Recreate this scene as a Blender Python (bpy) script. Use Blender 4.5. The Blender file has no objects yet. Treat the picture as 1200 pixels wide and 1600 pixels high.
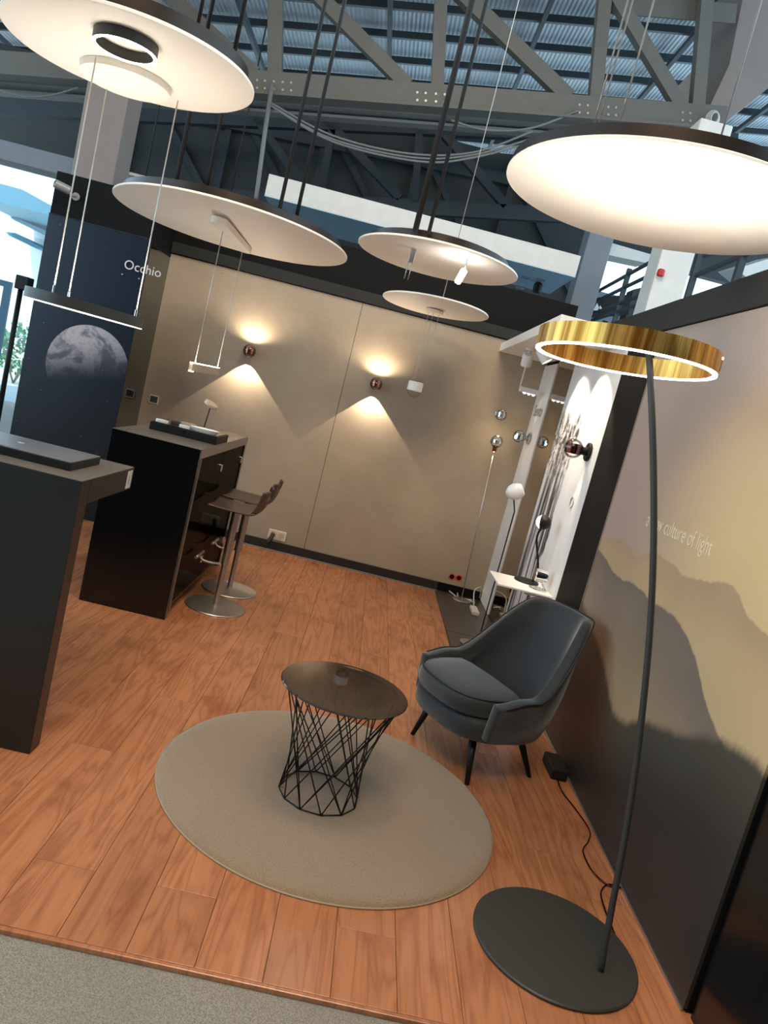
import bpy, bmesh, math, random
from mathutils import Vector, Matrix
random.seed(7)
S = bpy.context.scene
COL = S.collection

# ------------------------------------------------------------------ camera
YAW, PITCH, ROLL, FOC = 0.0384341, -0.1418176, 0.2487087, 1175.45
H = 1.6
fw = Vector((math.sin(YAW)*math.cos(PITCH), math.cos(YAW)*math.cos(PITCH), math.sin(PITCH)))
rt = Vector((math.cos(YAW), -math.sin(YAW), 0))
up = rt.cross(fw)
CR = math.cos(ROLL)*rt + math.sin(ROLL)*up
CU = -math.sin(ROLL)*rt + math.cos(ROLL)*up
CAM = Vector((0, 0, H))
cam_d = bpy.data.cameras.new('camera')
cam_d.sensor_fit = 'VERTICAL'; cam_d.sensor_height = 36.0
cam_d.lens = FOC/1600.0*36.0
cam_d.clip_end = 300
cam = bpy.data.objects.new('camera', cam_d); COL.objects.link(cam)
m = Matrix((CR, CU, -fw)).transposed().to_4x4(); m.translation = CAM
cam.matrix_world = m
S.camera = cam

# a pixel of the 1200x1600 frame gives a direction; the plane it meets gives the distance
def ray(x, y): return (x-600)/FOC*CR - (y-800)/FOC*CU + fw
def onz(x, y, z):
    d = ray(x, y); return CAM + d*((z-H)/d.z)
def ony(x, y, Y):
    d = ray(x, y); return CAM + d*(Y/d.y)
def onx(x, y, X):
    d = ray(x, y); return CAM + d*(X/d.x)

# ------------------------------------------------------------------ world, exposure
S.view_settings.view_transform = 'Standard'
S.view_settings.look = 'None'
S.view_settings.gamma = 1.0
S.view_settings.exposure = 0.0
S.view_settings.use_curve_mapping = False
try: S.cycles.use_denoising = True
except Exception: pass
W = bpy.data.worlds.new('daylight'); S.world = W; W.use_nodes = True
wb = W.node_tree.nodes['Background']
wb.inputs[0].default_value = (0.54, 0.79, 1.0, 1)
wb.inputs[1].default_value = 3.6

def lamp(name, kind, loc, energy, color, rot=None, target=None, parent=None, **kw):
    d = bpy.data.lights.new(name, kind); d.energy = energy; d.color = color
    for k, v in kw.items(): setattr(d, k, v)
    o = bpy.data.objects.new(name, d); COL.objects.link(o)
    o.location = loc
    if target is not None:
        o.rotation_euler = (Vector(target)-Vector(loc)).to_track_quat('-Z', 'Y').to_euler()
    elif rot is not None: o.rotation_euler = rot
    return o
WARM = (1.0, 0.82, 0.62)
sun = lamp('sun', 'SUN', (-20, -5, 30), 4.0, (1.0, .96, .9), target=(-12, 16, 0), angle=.01)
# added warm fill lights over the aisle and the stand, unseen above the frame
lamp('warm_fill', 'AREA', (-0.6, -0.6, 5.6), 215, WARM, target=(0, 4.0, 0.5), shape='RECTANGLE', size=2.4, size_y=1.2)
lamp('warm_fill', 'AREA', (0.3, 2.6, 6.2), 200, WARM, target=(0.1, 4.2, 0), shape='RECTANGLE', size=2.6, size_y=1.2)

# ------------------------------------------------------------------ materials
MATS = {}
def nmat(name):
    m = bpy.data.materials.new(name); m.use_nodes = True
    nt = m.node_tree; b = nt.nodes['Principled BSDF']
    MATS[name] = m
    return m, nt, b
def N(nt, t, **kw):
    n = nt.nodes.new(t)
    for k, v in kw.items(): setattr(n, k, v)
    return n
def LK(nt, a, b): nt.links.new(a, b)
def math_n(nt, op, a, b=None, clamp=False):
    n = N(nt, 'ShaderNodeMath', operation=op); n.use_clamp = clamp
    for i, v in enumerate((a, b)):
        if v is None: continue
        if hasattr(v, 'is_output'): LK(nt, v, n.inputs[i])
        else: n.inputs[i].default_value = v
    return n.outputs[0]
def mix(nt, fac, a, b, bt='MIX'):
    n = N(nt, 'ShaderNodeMix', data_type='RGBA', blend_type=bt)
    for i, v in ((0, fac), (6, a), (7, b)):
        if hasattr(v, 'is_output'): LK(nt, v, n.inputs[i])
        elif i == 0: n.inputs[0].default_value = v
        else: n.inputs[i].default_value = (*v, 1) if len(v) == 3 else v
    return n.outputs[2]
def smooth(nt, v, a, b):
    n = N(nt, 'ShaderNodeMapRange', interpolation_type='SMOOTHSTEP')
    LK(nt, v, n.inputs[0]); n.inputs[1].default_value = a; n.inputs[2].default_value = b
    return n.outputs[0]
def noise(nt, vec, scale, detail=3, rough=.5, dist=0):
    n = N(nt, 'ShaderNodeTexNoise'); LK(nt, vec, n.inputs['Vector'])
    n.inputs['Scale'].default_value = scale; n.inputs['Detail'].default_value = detail
    n.inputs['Roughness'].default_value = rough; n.inputs['Distortion'].default_value = dist
    return n.outputs[0]
def vscale(nt, vec, s):
    n = N(nt, 'ShaderNodeMapping'); LK(nt, vec, n.inputs[0]); n.inputs['Scale'].default_value = s
    return n.outputs[0]
def bump(nt, b, h, strength=.2, dist=.01):
    n = N(nt, 'ShaderNodeBump'); LK(nt, h, n.inputs['Height']); n.inputs['Strength'].default_value = strength
    n.inputs['Distance'].default_value = dist; LK(nt, n.outputs[0], b.inputs['Normal'])
def srgb(r, g, b):
    f = lambda c: (c/255/12.92 if c/255 <= .04045 else ((c/255+.055)/1.055)**2.4)
    return (f(r), f(g), f(b))
def plain(name, col, rough=.5, metal=0, var=.06, scale=8, coat=0, spec=.5):
    m, nt, b = nmat(name)
    tc = N(nt, 'ShaderNodeTexCoord').outputs['Object']
    n = noise(nt, tc, scale, 4)
    c2 = tuple(c*(1-var*2) for c in col); c1 = tuple(min(1, c*(1+var)) for c in col)
    LK(nt, mix(nt, n, c2, c1), b.inputs['Base Color'])
    b.inputs['Roughness'].default_value = rough; b.inputs['Metallic'].default_value = metal
    b.inputs['Specular IOR Level'].default_value = spec
    if coat: b.inputs['Coat Weight'].default_value = coat; b.inputs['Coat Roughness'].default_value = .05
    return m
def emit(name, col, strength):
    m, nt, b = nmat(name)
    b.inputs['Base Color'].default_value = (.8, .8, .8, 1)
    b.inputs['Emission Color'].default_value = (*col, 1); b.inputs['Emission Strength'].default_value = strength
    return m
def glass(name, col=(1, 1, 1), rough=.0, alpha_mix=.0):
    m, nt, b = nmat(name)
    b.inputs['Base Color'].default_value = (*col, 1); b.inputs['Roughness'].default_value = rough
    b.inputs['Transmission Weight'].default_value = 1; b.inputs['IOR'].default_value = 1.45
    return m
def thin_glass(name, tint, gloss=.12, fres=.8):
    m, nt, b = nmat(name)
    nt.nodes.remove(b)
    t = N(nt, 'ShaderNodeBsdfTransparent'); t.inputs[0].default_value = (*tint, 1)
    g = N(nt, 'ShaderNodeBsdfGlossy'); g.inputs['Roughness'].default_value = .02
    fr = N(nt, 'ShaderNodeLayerWeight'); fr.inputs[0].default_value = .25
    s = N(nt, 'ShaderNodeMixShader')
    fac = math_n(nt, 'ADD', math_n(nt, 'MULTIPLY', fr.outputs['Fresnel'], fres), gloss, True)
    LK(nt, fac, s.inputs[0]); LK(nt, t.outputs[0], s.inputs[1]); LK(nt, g.outputs[0], s.inputs[2])
    LK(nt, s.outputs[0], nt.nodes['Material Output'].inputs[0])
    return m

plain('white_paint', srgb(226, 222, 214), .55)
plain('white_board', srgb(232, 228, 222), .45, var=.02)
plain('disc_white', srgb(236, 228, 214), .6, var=.01)
plain('disc_rim', srgb(52, 43, 36), .35, .6)
plain('black_matt', srgb(20, 21, 20), .5, spec=.25)
plain('black_wall', srgb(13, 13, 13), .6, spec=.15)
plain('band_grey', srgb(34, 35, 34), .55, spec=.3)
plain('black_gloss', srgb(9, 10, 11), .2, coat=.2)
plain('counter_front', srgb(26, 28, 27), .35)
plain('counter_top', srgb(128, 120, 112), .28, .35)
plain('dark_metal', srgb(38, 36, 34), .4, .7)
plain('lamp_black', srgb(46, 46, 42), .48)
plain('steel', srgb(190, 184, 178), .4, 1)
plain('soffit_daylight_tint', srgb(176, 210, 232), .5)  # white soffit; the blue of reflected daylight is put into its colour
plain('chrome', srgb(225, 225, 225), .06, 1, var=.0)
plain('copper', srgb(150, 88, 72), .12, 1)
plain('brown_metal', srgb(88, 40, 30), .15, 1)
plain('truss_paint', srgb(108, 104, 96), .55, .1)
plain('truss_dark', srgb(46, 52, 56), .6)
plain('column_paint', srgb(142, 128, 120), .6)
plain('grey_paint', srgb(120, 126, 132), .6)
plain('dark_sheet', srgb(56, 58, 56), .7)
plain('rail_paint', srgb(44, 54, 60), .5)
plain('socket_white', srgb(206, 198, 186), .4)
plain('socket_orange', srgb(196, 92, 52), .4)
plain('dark_tile', srgb(62, 56, 48), .3)
plain('cable_white', srgb(200, 194, 186), .5)
plain('cable_grey', srgb(120, 120, 116), .5)
plain('cable_black', srgb(24, 22, 22), .5)
plain('wire', srgb(190, 184, 174), .35, .6)
plain('stool_wood', srgb(70, 56, 46), .35)
plain('baseboard_black', srgb(32, 30, 28), .45)
plain('text_grey', srgb(205, 208, 210), .4)
plain('text_mural', srgb(226, 210, 176), .5)
plain('text_dark', srgb(150, 140, 128), .5)
plain('label_white', srgb(210, 208, 204), .5)
plain('lid_grey', srgb(128, 128, 130), .3, .3)
plain('leaf_green', srgb(60, 140, 80), .6, var=.3, scale=20)
plain('teal_roof', srgb(70, 120, 135), .6)
plain('pavement', srgb(190, 190, 186), .8)
plain('window_frame', srgb(50, 90, 110), .5)
plain('red_paint', srgb(190, 40, 36), .5)
plain('carton', srgb(150, 130, 100), .7)
plain('camera_grey', srgb(150, 148, 146), .4, .3)
plain('sample_beige', srgb(190, 168, 140), .4)
emit('strip_warm', (1.0, .93, .84), 14)
emit('strip_up', (1.0, .93, .84), 320)
emit('strip_linear', (1.0, .93, .84), 70)
emit('strip_pendant', (1.0, .93, .84), 90)
emit('reflector_lit', (1.0, .84, .66), 1.6)
emit('strip_soft', (1.0, .93, .84), 5)
emit('tube_white', (1.0, .97, .92), 80)
emit('lens_lit', (1.0, .92, .8), 6)
thin_glass('clear_glass', (.96, .96, .95), .04)
thin_glass('smoked_glass', (.35, .33, .31), .03, .12)
thin_glass('acrylic', (.995, .995, .995), .0, .02)
thin_glass('table_glass', (.34, .31, .265), .12, .4)
thin_glass('window_glass', (.92, .97, 1.0), .02)

# brushed gold
m, nt, b = nmat('gold_brushed')
tc = N(nt, 'ShaderNodeTexCoord').outputs['Object']
n = smooth(nt, noise(nt, vscale(nt, tc, (14, 14, .05)), 2.2, 4, .7), .35, .65)
LK(nt, mix(nt, n, srgb(150, 98, 36), srgb(236, 186, 100)), b.inputs['Base Color'])
b.inputs['Metallic'].default_value = 1; b.inputs['Roughness'].default_value = .36
# concrete panels
m, nt, b = nmat('concrete')
tc = N(nt, 'ShaderNodeTexCoord').outputs['Object']
n1 = noise(nt, tc, 1.1, 6, .6, .6); n2 = noise(nt, vscale(nt, tc, (1, 1, 2.2)), 5, 8, .65, 1.2); n3 = noise(nt, tc, 40, 3)
c = mix(nt, smooth(nt, n1, .3, .7), srgb(152, 136, 114), srgb(164, 148, 127))
c = mix(nt, math_n(nt, 'MULTIPLY', smooth(nt, n2, .45, .8), .18), c, srgb(180, 167, 146))
v = N(nt, 'ShaderNodeTexVoronoi'); LK(nt, vscale(nt, tc, (1, 1, 2.5)), v.inputs['Vector']); v.inputs['Scale'].default_value = 2.4
pit = math_n(nt, 'LESS_THAN', v.outputs['Distance'], .035)
c = mix(nt, math_n(nt, 'MULTIPLY', pit, .5), c, srgb(120, 108, 92))
LK(nt, c, b.inputs['Base Color']); b.inputs['Roughness'].default_value = .62
bump(nt, b, mix(nt, .5, n2, n3), .12, .004)
# grey mirror gloss return and the dark mirror
m, nt, b = nmat('gloss_grey')
b.inputs['Base Color'].default_value = (*srgb(128, 137, 136), 1); b.inputs['Metallic'].default_value = 1; b.inputs['Roughness'].default_value = .05
m, nt, b = nmat('mirror_bronze')
b.inputs['Base Color'].default_value = (*srgb(176, 164, 150), 1); b.inputs['Metallic'].default_value = 1; b.inputs['Roughness'].default_value = .01
# floor planks
m, nt, b = nmat('wood_plank')
tcn = N(nt, 'ShaderNodeTexCoord'); oi = N(nt, 'ShaderNodeObjectInfo')
off = N(nt, 'ShaderNodeCombineXYZ')
LK(nt, math_n(nt, 'MULTIPLY', oi.outputs['Random'], 37.0), off.inputs[0]); LK(nt, math_n(nt, 'MULTIPLY', oi.outputs['Random'], 91.0), off.inputs[1])
add = N(nt, 'ShaderNodeVectorMath', operation='ADD'); LK(nt, tcn.outputs['Object'], add.inputs[0]); LK(nt, off.outputs[0], add.inputs[1])
P = add.outputs[0]
g1 = noise(nt, vscale(nt, P, (5.0, .55, 1)), 1.5, 3, .5, .7)
rings = math_n(nt, 'ADD', math_n(nt, 'MULTIPLY', math_n(nt, 'SINE', math_n(nt, 'MULTIPLY', g1, 52.0)), .5), .5)
g2 = noise(nt, vscale(nt, P, (70, 2.2, 1)), 1.5, 4, .6)
g3 = noise(nt, vscale(nt, P, (2, 1.2, 1)), 2.4, 3)
c = mix(nt, math_n(nt, 'POWER', rings, .35), srgb(144, 91, 60), srgb(168, 111, 75))
c = mix(nt, math_n(nt, 'MULTIPLY', smooth(nt, g2, .45, .75), .35), c, srgb(124, 76, 54))
c = mix(nt, math_n(nt, 'MULTIPLY', smooth(nt, g3, .5, .75), .6), c, srgb(120, 70, 46))
tone = N(nt, 'ShaderNodeMapRange'); LK(nt, oi.outputs['Random'], tone.inputs[0]); tone.inputs[3].default_value = .9; tone.inputs[4].default_value = 1.08
hs = N(nt, 'ShaderNodeHueSaturation'); LK(nt, c, hs.inputs['Color']); LK(nt, tone.outputs[0], hs.inputs['Value'])
LK(nt, hs.outputs[0], b.inputs['Base Color']); b.inputs['Roughness'].default_value = .24
bump(nt, b, g2, .03, .001)
# carpet and rug
def fabric(name, a, c2, scale, rough=.95, sheen=.2, bstr=.6):
    m, nt, b = nmat(name)
    tc = N(nt, 'ShaderNodeTexCoord').outputs['Object']
    n1 = noise(nt, tc, scale, 3, .7); n2 = noise(nt, tc, 3, 3)
    c = mix(nt, smooth(nt, n1, .35, .65), a, c2)
    c = mix(nt, math_n(nt, 'MULTIPLY', smooth(nt, n2, .35, .7), .25), c, a)
    LK(nt, c, b.inputs['Base Color']); b.inputs['Roughness'].default_value = rough
    b.inputs['Sheen Weight'].default_value = sheen
    bump(nt, b, n1, bstr, .004)
fabric('carpet_grey', srgb(102, 97, 88), srgb(146, 140, 128), 260)
fabric('rug_pile', srgb(118, 99, 74), srgb(142, 120, 92), 220, sheen=.4, bstr=.9)
fabric('velvet', srgb(14, 18, 21), srgb(20, 25, 28), 60, .7, .4, .1)
# moon print
m, nt, b = nmat('moon_print')
tc = N(nt, 'ShaderNodeTexCoord').outputs['Object']
sep = N(nt, 'ShaderNodeSeparateXYZ'); LK(nt, tc, sep.inputs[0])
MC = (-2.455, 1.27); MR = .345
dx = math_n(nt, 'DIVIDE', math_n(nt, 'SUBTRACT', sep.outputs[0], MC[0]), MR)
dz = math_n(nt, 'DIVIDE', math_n(nt, 'SUBTRACT', sep.outputs[2], MC[1]), MR)
rr = math_n(nt, 'SQRT', math_n(nt, 'ADD', math_n(nt, 'MULTIPLY', dx, dx), math_n(nt, 'MULTIPLY', dz, dz)))
disc = smooth(nt, rr, 1.0, .985)
maria = smooth(nt, noise(nt, tc, 4.2, 5, .6, .8), .46, .6)
crat = noise(nt, tc, 45, 4, .7)
surf = mix(nt, maria, srgb(176, 172, 178), srgb(104, 102, 112))
surf = mix(nt, math_n(nt, 'MULTIPLY', smooth(nt, crat, .45, .7), .4), surf, srgb(90, 86, 92))
ph = math_n(nt, 'ADD', math_n(nt, 'MULTIPLY', dz, .95), math_n(nt, 'MULTIPLY', dx, -.25))
lit = smooth(nt, ph, -.35, .75)
sky = mix(nt, smooth(nt, sep.outputs[2], .3, 2.3), srgb(10, 13, 20), srgb(9, 18, 36))
vs = N(nt, 'ShaderNodeTexVoronoi'); LK(nt, vscale(nt, tc, (1, 0.0, 1)), vs.inputs['Vector']); vs.inputs['Scale'].default_value = 13
star = math_n(nt, 'LESS_THAN', vs.outputs['Distance'], .045)
sp = N(nt, 'ShaderNodeSeparateColor'); LK(nt, vs.outputs['Color'], sp.inputs[0])
star = math_n(nt, 'MULTIPLY', star, math_n(nt, 'GREATER_THAN', sp.outputs[0], .55))
sky2 = mix(nt, math_n(nt, 'MULTIPLY', star, .6), sky, srgb(170, 180, 190))
c = mix(nt, math_n(nt, 'MULTIPLY', disc, lit), sky2, surf)
LK(nt, c, b.inputs['Base Color']); b.inputs['Roughness'].default_value = .3
# mountain mural on the right wall: y 2.09..4.11, z 0..2.32
m, nt, b = nmat('mountain_print')
tc = N(nt, 'ShaderNodeTexCoord').outputs['Object']
sep = N(nt, 'ShaderNodeSeparateXYZ'); LK(nt, tc, sep.inputs[0])
ys, zs = sep.outputs[1], sep.outputs[2]
Y0, Y1 = 2.05, 4.15
un = N(nt, 'ShaderNodeMapRange'); LK(nt, ys, un.inputs[0]); un.inputs[1].default_value = Y0; un.inputs[2].default_value = Y1
U = un.outputs[0]
def ridge(pts, jag, jscale, seed):
    w = sorted((((q.y-Y0)/(Y1-Y0)), q.z/2.4) for q in (onx(px, py, 1.36) for px, py in pts))
    cv = N(nt, 'ShaderNodeFloatCurve'); LK(nt, U, cv.inputs[1]); cv.inputs[0].default_value = 1
    cu = cv.mapping.curves[0]
    w = [(max(0, min(1, x)), y) for x, y in w]
    cu.points[0].location = (0, w[0][1]); cu.points[1].location = (1, w[-1][1])
    for x, y in w:
        if .005 < x < .995: cu.points.new(x, y)
    cv.mapping.update()
    nn = noise(nt, vscale(nt, tc, (0, jscale, jscale*.15)), 1, 5, .65)
    hgt = math_n(nt, 'ADD', math_n(nt, 'MULTIPLY', cv.outputs[0], 2.4), math_n(nt, 'MULTIPLY', math_n(nt, 'SUBTRACT', nn, .5), jag))
    return math_n(nt, 'SUBTRACT', hgt, zs)          # positive below the ridge
R1 = ridge([(935, 834), (943, 837), (981, 851), (993, 868), (1015, 862), (1040, 872), (1077, 901), (1112, 905), (1146, 916), (1174, 969), (1200, 990)], .05, 9, 1)
R2 = ridge([(925, 851), (942, 866), (965, 899), (990, 910), (1015, 935), (1027, 944), (1052, 960), (1077, 1004), (1090, 1041), (1100, 1090), (1140, 1190), (1200, 1300)], .05, 7, 2)
R3 = ridge([(908, 930), (915, 947), (943, 1026), (965, 1113), (1002, 1119), (1040, 1129), (1071, 1140), (1109, 1143), (1137, 1151), (1171, 1172), (1193, 1190)], .05, 16, 3)
skyc = mix(nt, smooth(nt, U, .9, .25), srgb(168, 142, 128), srgb(206, 175, 128))
skyc = mix(nt, smooth(nt, zs, 1.35, 2.3), skyc, srgb(164, 148, 136))
haze = srgb(196, 166, 118)
mist = noise(nt, vscale(nt, tc, (0, 1.2, 3)), 1.6, 4)
c = mix(nt, smooth(nt, R1, 0, .012), skyc, mix(nt, smooth(nt, math_n(nt, 'ADD', R1, math_n(nt, 'MULTIPLY', mist, .3)), .0, .45), srgb(160, 132, 104), srgb(190, 160, 118)))
c = mix(nt, smooth(nt, R2, 0, .015), c, mix(nt, smooth(nt, math_n(nt, 'ADD', R2, math_n(nt, 'MULTIPLY', mist, .3)), .1, .75), srgb(112, 98, 88), srgb(160, 134, 100)))
c = mix(nt, smooth(nt, R3, -.005, .05), c, mix(nt, smooth(nt, R3, .0, .4), srgb(70, 64, 54), srgb(40, 38, 34)))
LK(nt, c, b.inputs['Base Color']); b.inputs['Roughness'].default_value = .42
# forest print on the white board: y 5.12..5.85
m, nt, b = nmat('forest_print')
tc = N(nt, 'ShaderNodeTexCoord').outputs['Object']
sep = N(nt, 'ShaderNodeSeparateXYZ'); LK(nt, tc, sep.inputs[0])
tr = noise(nt, vscale(nt, tc, (0, 11, .55)), 1.5, 5, .6, .5)
lf = noise(nt, vscale(nt, tc, (0, 9, 9)), 1.4, 7, .75)
hi = smooth(nt, sep.outputs[2], 1.2, 1.7)
dens = mix(nt, hi, tr, lf)
edge = noise(nt, vscale(nt, tc, (0, 3, 3)), 1.5, 5)
lim = math_n(nt, 'ADD', 5.0, math_n(nt, 'MULTIPLY', edge, .45))
inside = smooth(nt, math_n(nt, 'SUBTRACT', sep.outputs[1], lim), -.03, .06)
topm = smooth(nt, math_n(nt, 'ADD', sep.outputs[2], math_n(nt, 'MULTIPLY', edge, .4)), 2.12, 1.95)
ink = math_n(nt, 'MULTIPLY', math_n(nt, 'MULTIPLY', smooth(nt, dens, .41, .55), inside), topm)
c = mix(nt, ink, srgb(226, 222, 220), srgb(52, 52, 56))
LK(nt, c, b.inputs['Base Color']); b.inputs['Roughness'].default_value = .45
# corrugated roof deck
m, nt, b = nmat('roof_sheet')
tc = N(nt, 'ShaderNodeTexCoord').outputs['Object']
w = N(nt, 'ShaderNodeTexWave'); LK(nt, tc, w.inputs['Vector']); w.inputs['Scale'].default_value = 5; w.bands_direction = 'X'
n1 = noise(nt, tc, 1.2, 4)
LK(nt, mix(nt, n1, srgb(158, 166, 172), srgb(190, 196, 200)), b.inputs['Base Color'])
b.inputs['Roughness'].default_value = .6; b.inputs['Metallic'].default_value = .0
bump(nt, b, w.outputs[1], .5, .03)

def M(n): return MATS[n]

# ------------------------------------------------------------------ mesh helpers
OFF = {}
def box(bm, x0, x1, y0, y1, z0, z1, bev=0):
    r = bmesh.ops.create_cube(bm, size=1)
    for v in r['verts']:
        v.co = Vector(((x0+x1)/2+v.co.x*(x1-x0), (y0+y1)/2+v.co.y*(y1-y0), (z0+z1)/2+v.co.z*(z1-z0)))
    if bev:
        es = list({e for v in r['verts'] for e in v.link_edges})
        bmesh.ops.bevel(bm, geom=es, offset=bev, segments=2, affect='EDGES', profile=.5)
    return bm
def B(*a, **k): return box(bmesh.new(), *a, **k)
def prism(bm, pts, thick):
    """closed polygon (3D points, planar) extruded along vector thick"""
    vs = [bm.verts.new(p) for p in pts]; ws = [bm.verts.new(Vector(p)+Vector(thick)) for p in pts]
    n = len(pts)
    bm.faces.new(vs); bm.faces.new(ws[::-1])
    for i in range(n): bm.faces.new((vs[i], ws[i], ws[(i+1) % n], vs[(i+1) % n]))
    bmesh.ops.recalc_face_normals(bm, faces=bm.faces)
    return bm
def lathe(bm, prof, c=(0, 0, 0), axis=(0, 0, 1), seg=32, closed=False):
    """profile of (r, h) revolved about axis through c"""
    ax = Vector(axis).normalized(); q = ax.to_track_quat('Z', 'Y').to_matrix(); c = Vector(c)
    rings = []
    for r, h in prof:
        if r < 1e-6: rings.append([bm.verts.new(c+q@Vector((0, 0, h)))])
        else: rings.append([bm.verts.new(c+q@Vector((r*math.cos(2*math.pi*i/seg), r*math.sin(2*math.pi*i/seg), h))) for i in range(seg)])
    pairs = list(zip(rings, rings[1:]))
    if closed: pairs.append((rings[-1], rings[0]))
    for a, d in pairs:
        for i in range(seg):
            j = (i+1) % seg
            if len(a) == 1 and len(d) == 1: continue
            if len(a) == 1: bm.faces.new((a[0], d[i], d[j]))
            elif len(d) == 1: bm.faces.new((a[i], a[j], d[0]))
            else: bm.faces.new((a[i], a[j], d[j], d[i]))
    bmesh.ops.recalc_face_normals(bm, faces=bm.faces)
    for f in bm.faces: f.smooth = True
    return bm
def cyl(bm, c, r, h, axis=(0, 0, 1), seg=32, bev=.0):
    e = min(bev, r*.5, h*.5)
    p = [(0, 0), (r, 0), (r, h), (0, h)] if not e else [(0, 0), (r-e, 0), (r, e), (r, h-e), (r-e, h), (0, h)]
    return lathe(bm, p, c, axis, seg)
def ringband(bm, c, ro, ri, z0, z1, axis=(0, 0, 1), seg=96):
    return lathe(bm, [(ro, z0), (ro, z1), (ri, z1), (ri, z0)], c, axis, seg, closed=True)
def channel(c, ro, ri, z0, z1, zg, axis, w=.003, seg=128):
    return lathe(bmesh.new(), [(ro, z0), (ro, z1), (ro-w, z1), (ro-w, zg), (ri+w, zg), (ri+w, z1), (ri, z1), (ri, z0)], c, axis, seg, True)
def ball(bm, c, r, seg=24, axis=(0, 0, 1), a0=-90, a1=90, n=12):
    p = []
    for i in range(n+1):
        a = math.radians(a0+(a1-a0)*i/n); rr = r*math.cos(a)
        p.append((0 if rr < 1e-5 else rr, r*math.sin(a)))
    return lathe(bm, p, c, axis, seg)
def tube(bm, pts, r, seg=8, caps=True):
    pts = [Vector(p) for p in pts]; rs = r if isinstance(r, (list, tuple)) else [r]*len(pts)
    prev = None; ringsv = []
    ref = Vector((0, 0, 1))
    for i, p in enumerate(pts):
        t = (pts[min(i+1, len(pts)-1)]-pts[max(i-1, 0)]).normalized()
        if prev is None:
            a = ref if abs(t.dot(ref)) < .9 else Vector((1, 0, 0))
            u = t.cross(a).normalized()
        else: u = (prev - t*prev.dot(t)).normalized()
        prev = u; v = t.cross(u)
        ringsv.append([bm.verts.new(p+rs[i]*(u*math.cos(2*math.pi*k/seg)+v*math.sin(2*math.pi*k/seg))) for k in range(seg)])
    for a, d in zip(ringsv, ringsv[1:]):
        for k in range(seg):
            f = bm.faces.new((a[k], a[(k+1) % seg], d[(k+1) % seg], d[k])); f.smooth = True
    if caps: bm.faces.new(ringsv[0][::-1]); bm.faces.new(ringsv[-1])
    return bm
def spline(pts, n=8):
    pts = [Vector(p) for p in pts]; out = []
    P = [pts[0]]+pts+[pts[-1]]
    for i in range(1, len(P)-2):
        for k in range(n):
            t = k/n
            out.append(.5*((2*P[i])+(-P[i-1]+P[i+1])*t+(2*P[i-1]-5*P[i]+4*P[i+1]-P[i+2])*t*t+(-P[i-1]+3*P[i]-3*P[i+1]+P[i+2])*t**3))
    out.append(pts[-1]); return out
def beam(bm, a, d, wx, wz):
    """box bar from a to d, width wx across (horizontal-ish), wz the other way"""
    a = Vector(a); d = Vector(d); t = (d-a).normalized()
    s = Vector((0, 1, 0)) if abs(t.y) < .7 else Vector((1, 0, 0))
    s = (s - t*s.dot(t)).normalized(); w = t.cross(s)
    vs = []
    for p in (a, d):
        for i, j in ((-1, -1), (1, -1), (1, 1), (-1, 1)): vs.append(bm.verts.new(p+s*i*wx/2+w*j*wz/2))
    for f in ((3, 2, 1, 0), (4, 5, 6, 7), (0, 1, 5, 4), (1, 2, 6, 5), (2, 3, 7, 6), (3, 0, 4, 7)): bm.faces.new([vs[i] for i in f])
    bmesh.ops.recalc_face_normals(bm, faces=bm.faces)
    return bm
def crease(bm):
    for e in bm.edges:
        if len(e.link_faces) == 2 and e.calc_face_angle(0) > .6: e.smooth = False
def obj(name, bm, mat, parent=None, kind=None, label=None):
    crease(bm)
    me = bpy.data.meshes.new(name)
    if parent is not None:
        o_ = OFF.get(parent.name)
        if o_: bmesh.ops.transform(bm, matrix=o_, verts=bm.verts)
    bm.to_mesh(me); bm.free()
    o = bpy.data.objects.new(name, me); COL.objects.link(o)
    if mat: me.materials.append(M(mat))
    if parent is not None:
        o.parent = parent
        if parent.name in OFF: OFF[o.name] = OFF[parent.name]
    if kind: o['kind'] = kind
    if label: o['label'] = label
    return o
def thing(name, label, cat, loc=(0, 0, 0), group=None, rotz=0, local=False):
    """empty at the base; parts are given in world coordinates unless local"""
    o = bpy.data.objects.new(name, None); COL.objects.link(o); o.empty_display_size = .1
    o.location = loc; o.rotation_euler = (0, 0, rotz); o['label'] = label; o['category'] = cat
    if group: o['group'] = group
    if not local:
        OFF[o.name] = (Matrix.Translation(Vector(loc)) @ Matrix.Rotation(rotz, 4, 'Z')).inverted()
    return o
def one(name, bm, mat, label, cat, group=None, base=None):
    """a thing that is a single mesh; origin moved to base"""
    crease(bm); me = bpy.data.meshes.new(name)
    base = Vector(base) if base is not None else None
    if base is None:
        lo = Vector((min(v.co.x for v in bm.verts), min(v.co.y for v in bm.verts), min(v.co.z for v in bm.verts)))
        hi = Vector((max(v.co.x for v in bm.verts), max(v.co.y for v in bm.verts), 0))
        base = Vector(((lo.x+hi.x)/2, (lo.y+hi.y)/2, lo.z))
    bmesh.ops.translate(bm, vec=-base, verts=bm.verts)
    bm.to_mesh(me); bm.free()
    o = bpy.data.objects.new(name, me); COL.objects.link(o); o.location = base
    if mat: me.materials.append(M(mat))
    o['label'] = label; o['category'] = cat
    if group: o['group'] = group
    return o
def dup(root, loc, label=None):
    r = root.copy(); COL.objects.link(r); r.location = loc
    if label: r['label'] = label
    for ch in root.children:
        c = ch.copy(); COL.objects.link(c); c.parent = r
        for g in ch.children:
            d = g.copy(); COL.objects.link(d); d.parent = c
    return r
def struct(name, bm, mat, parent=None): return obj(name, bm, mat, parent, None if parent else 'structure')
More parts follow.
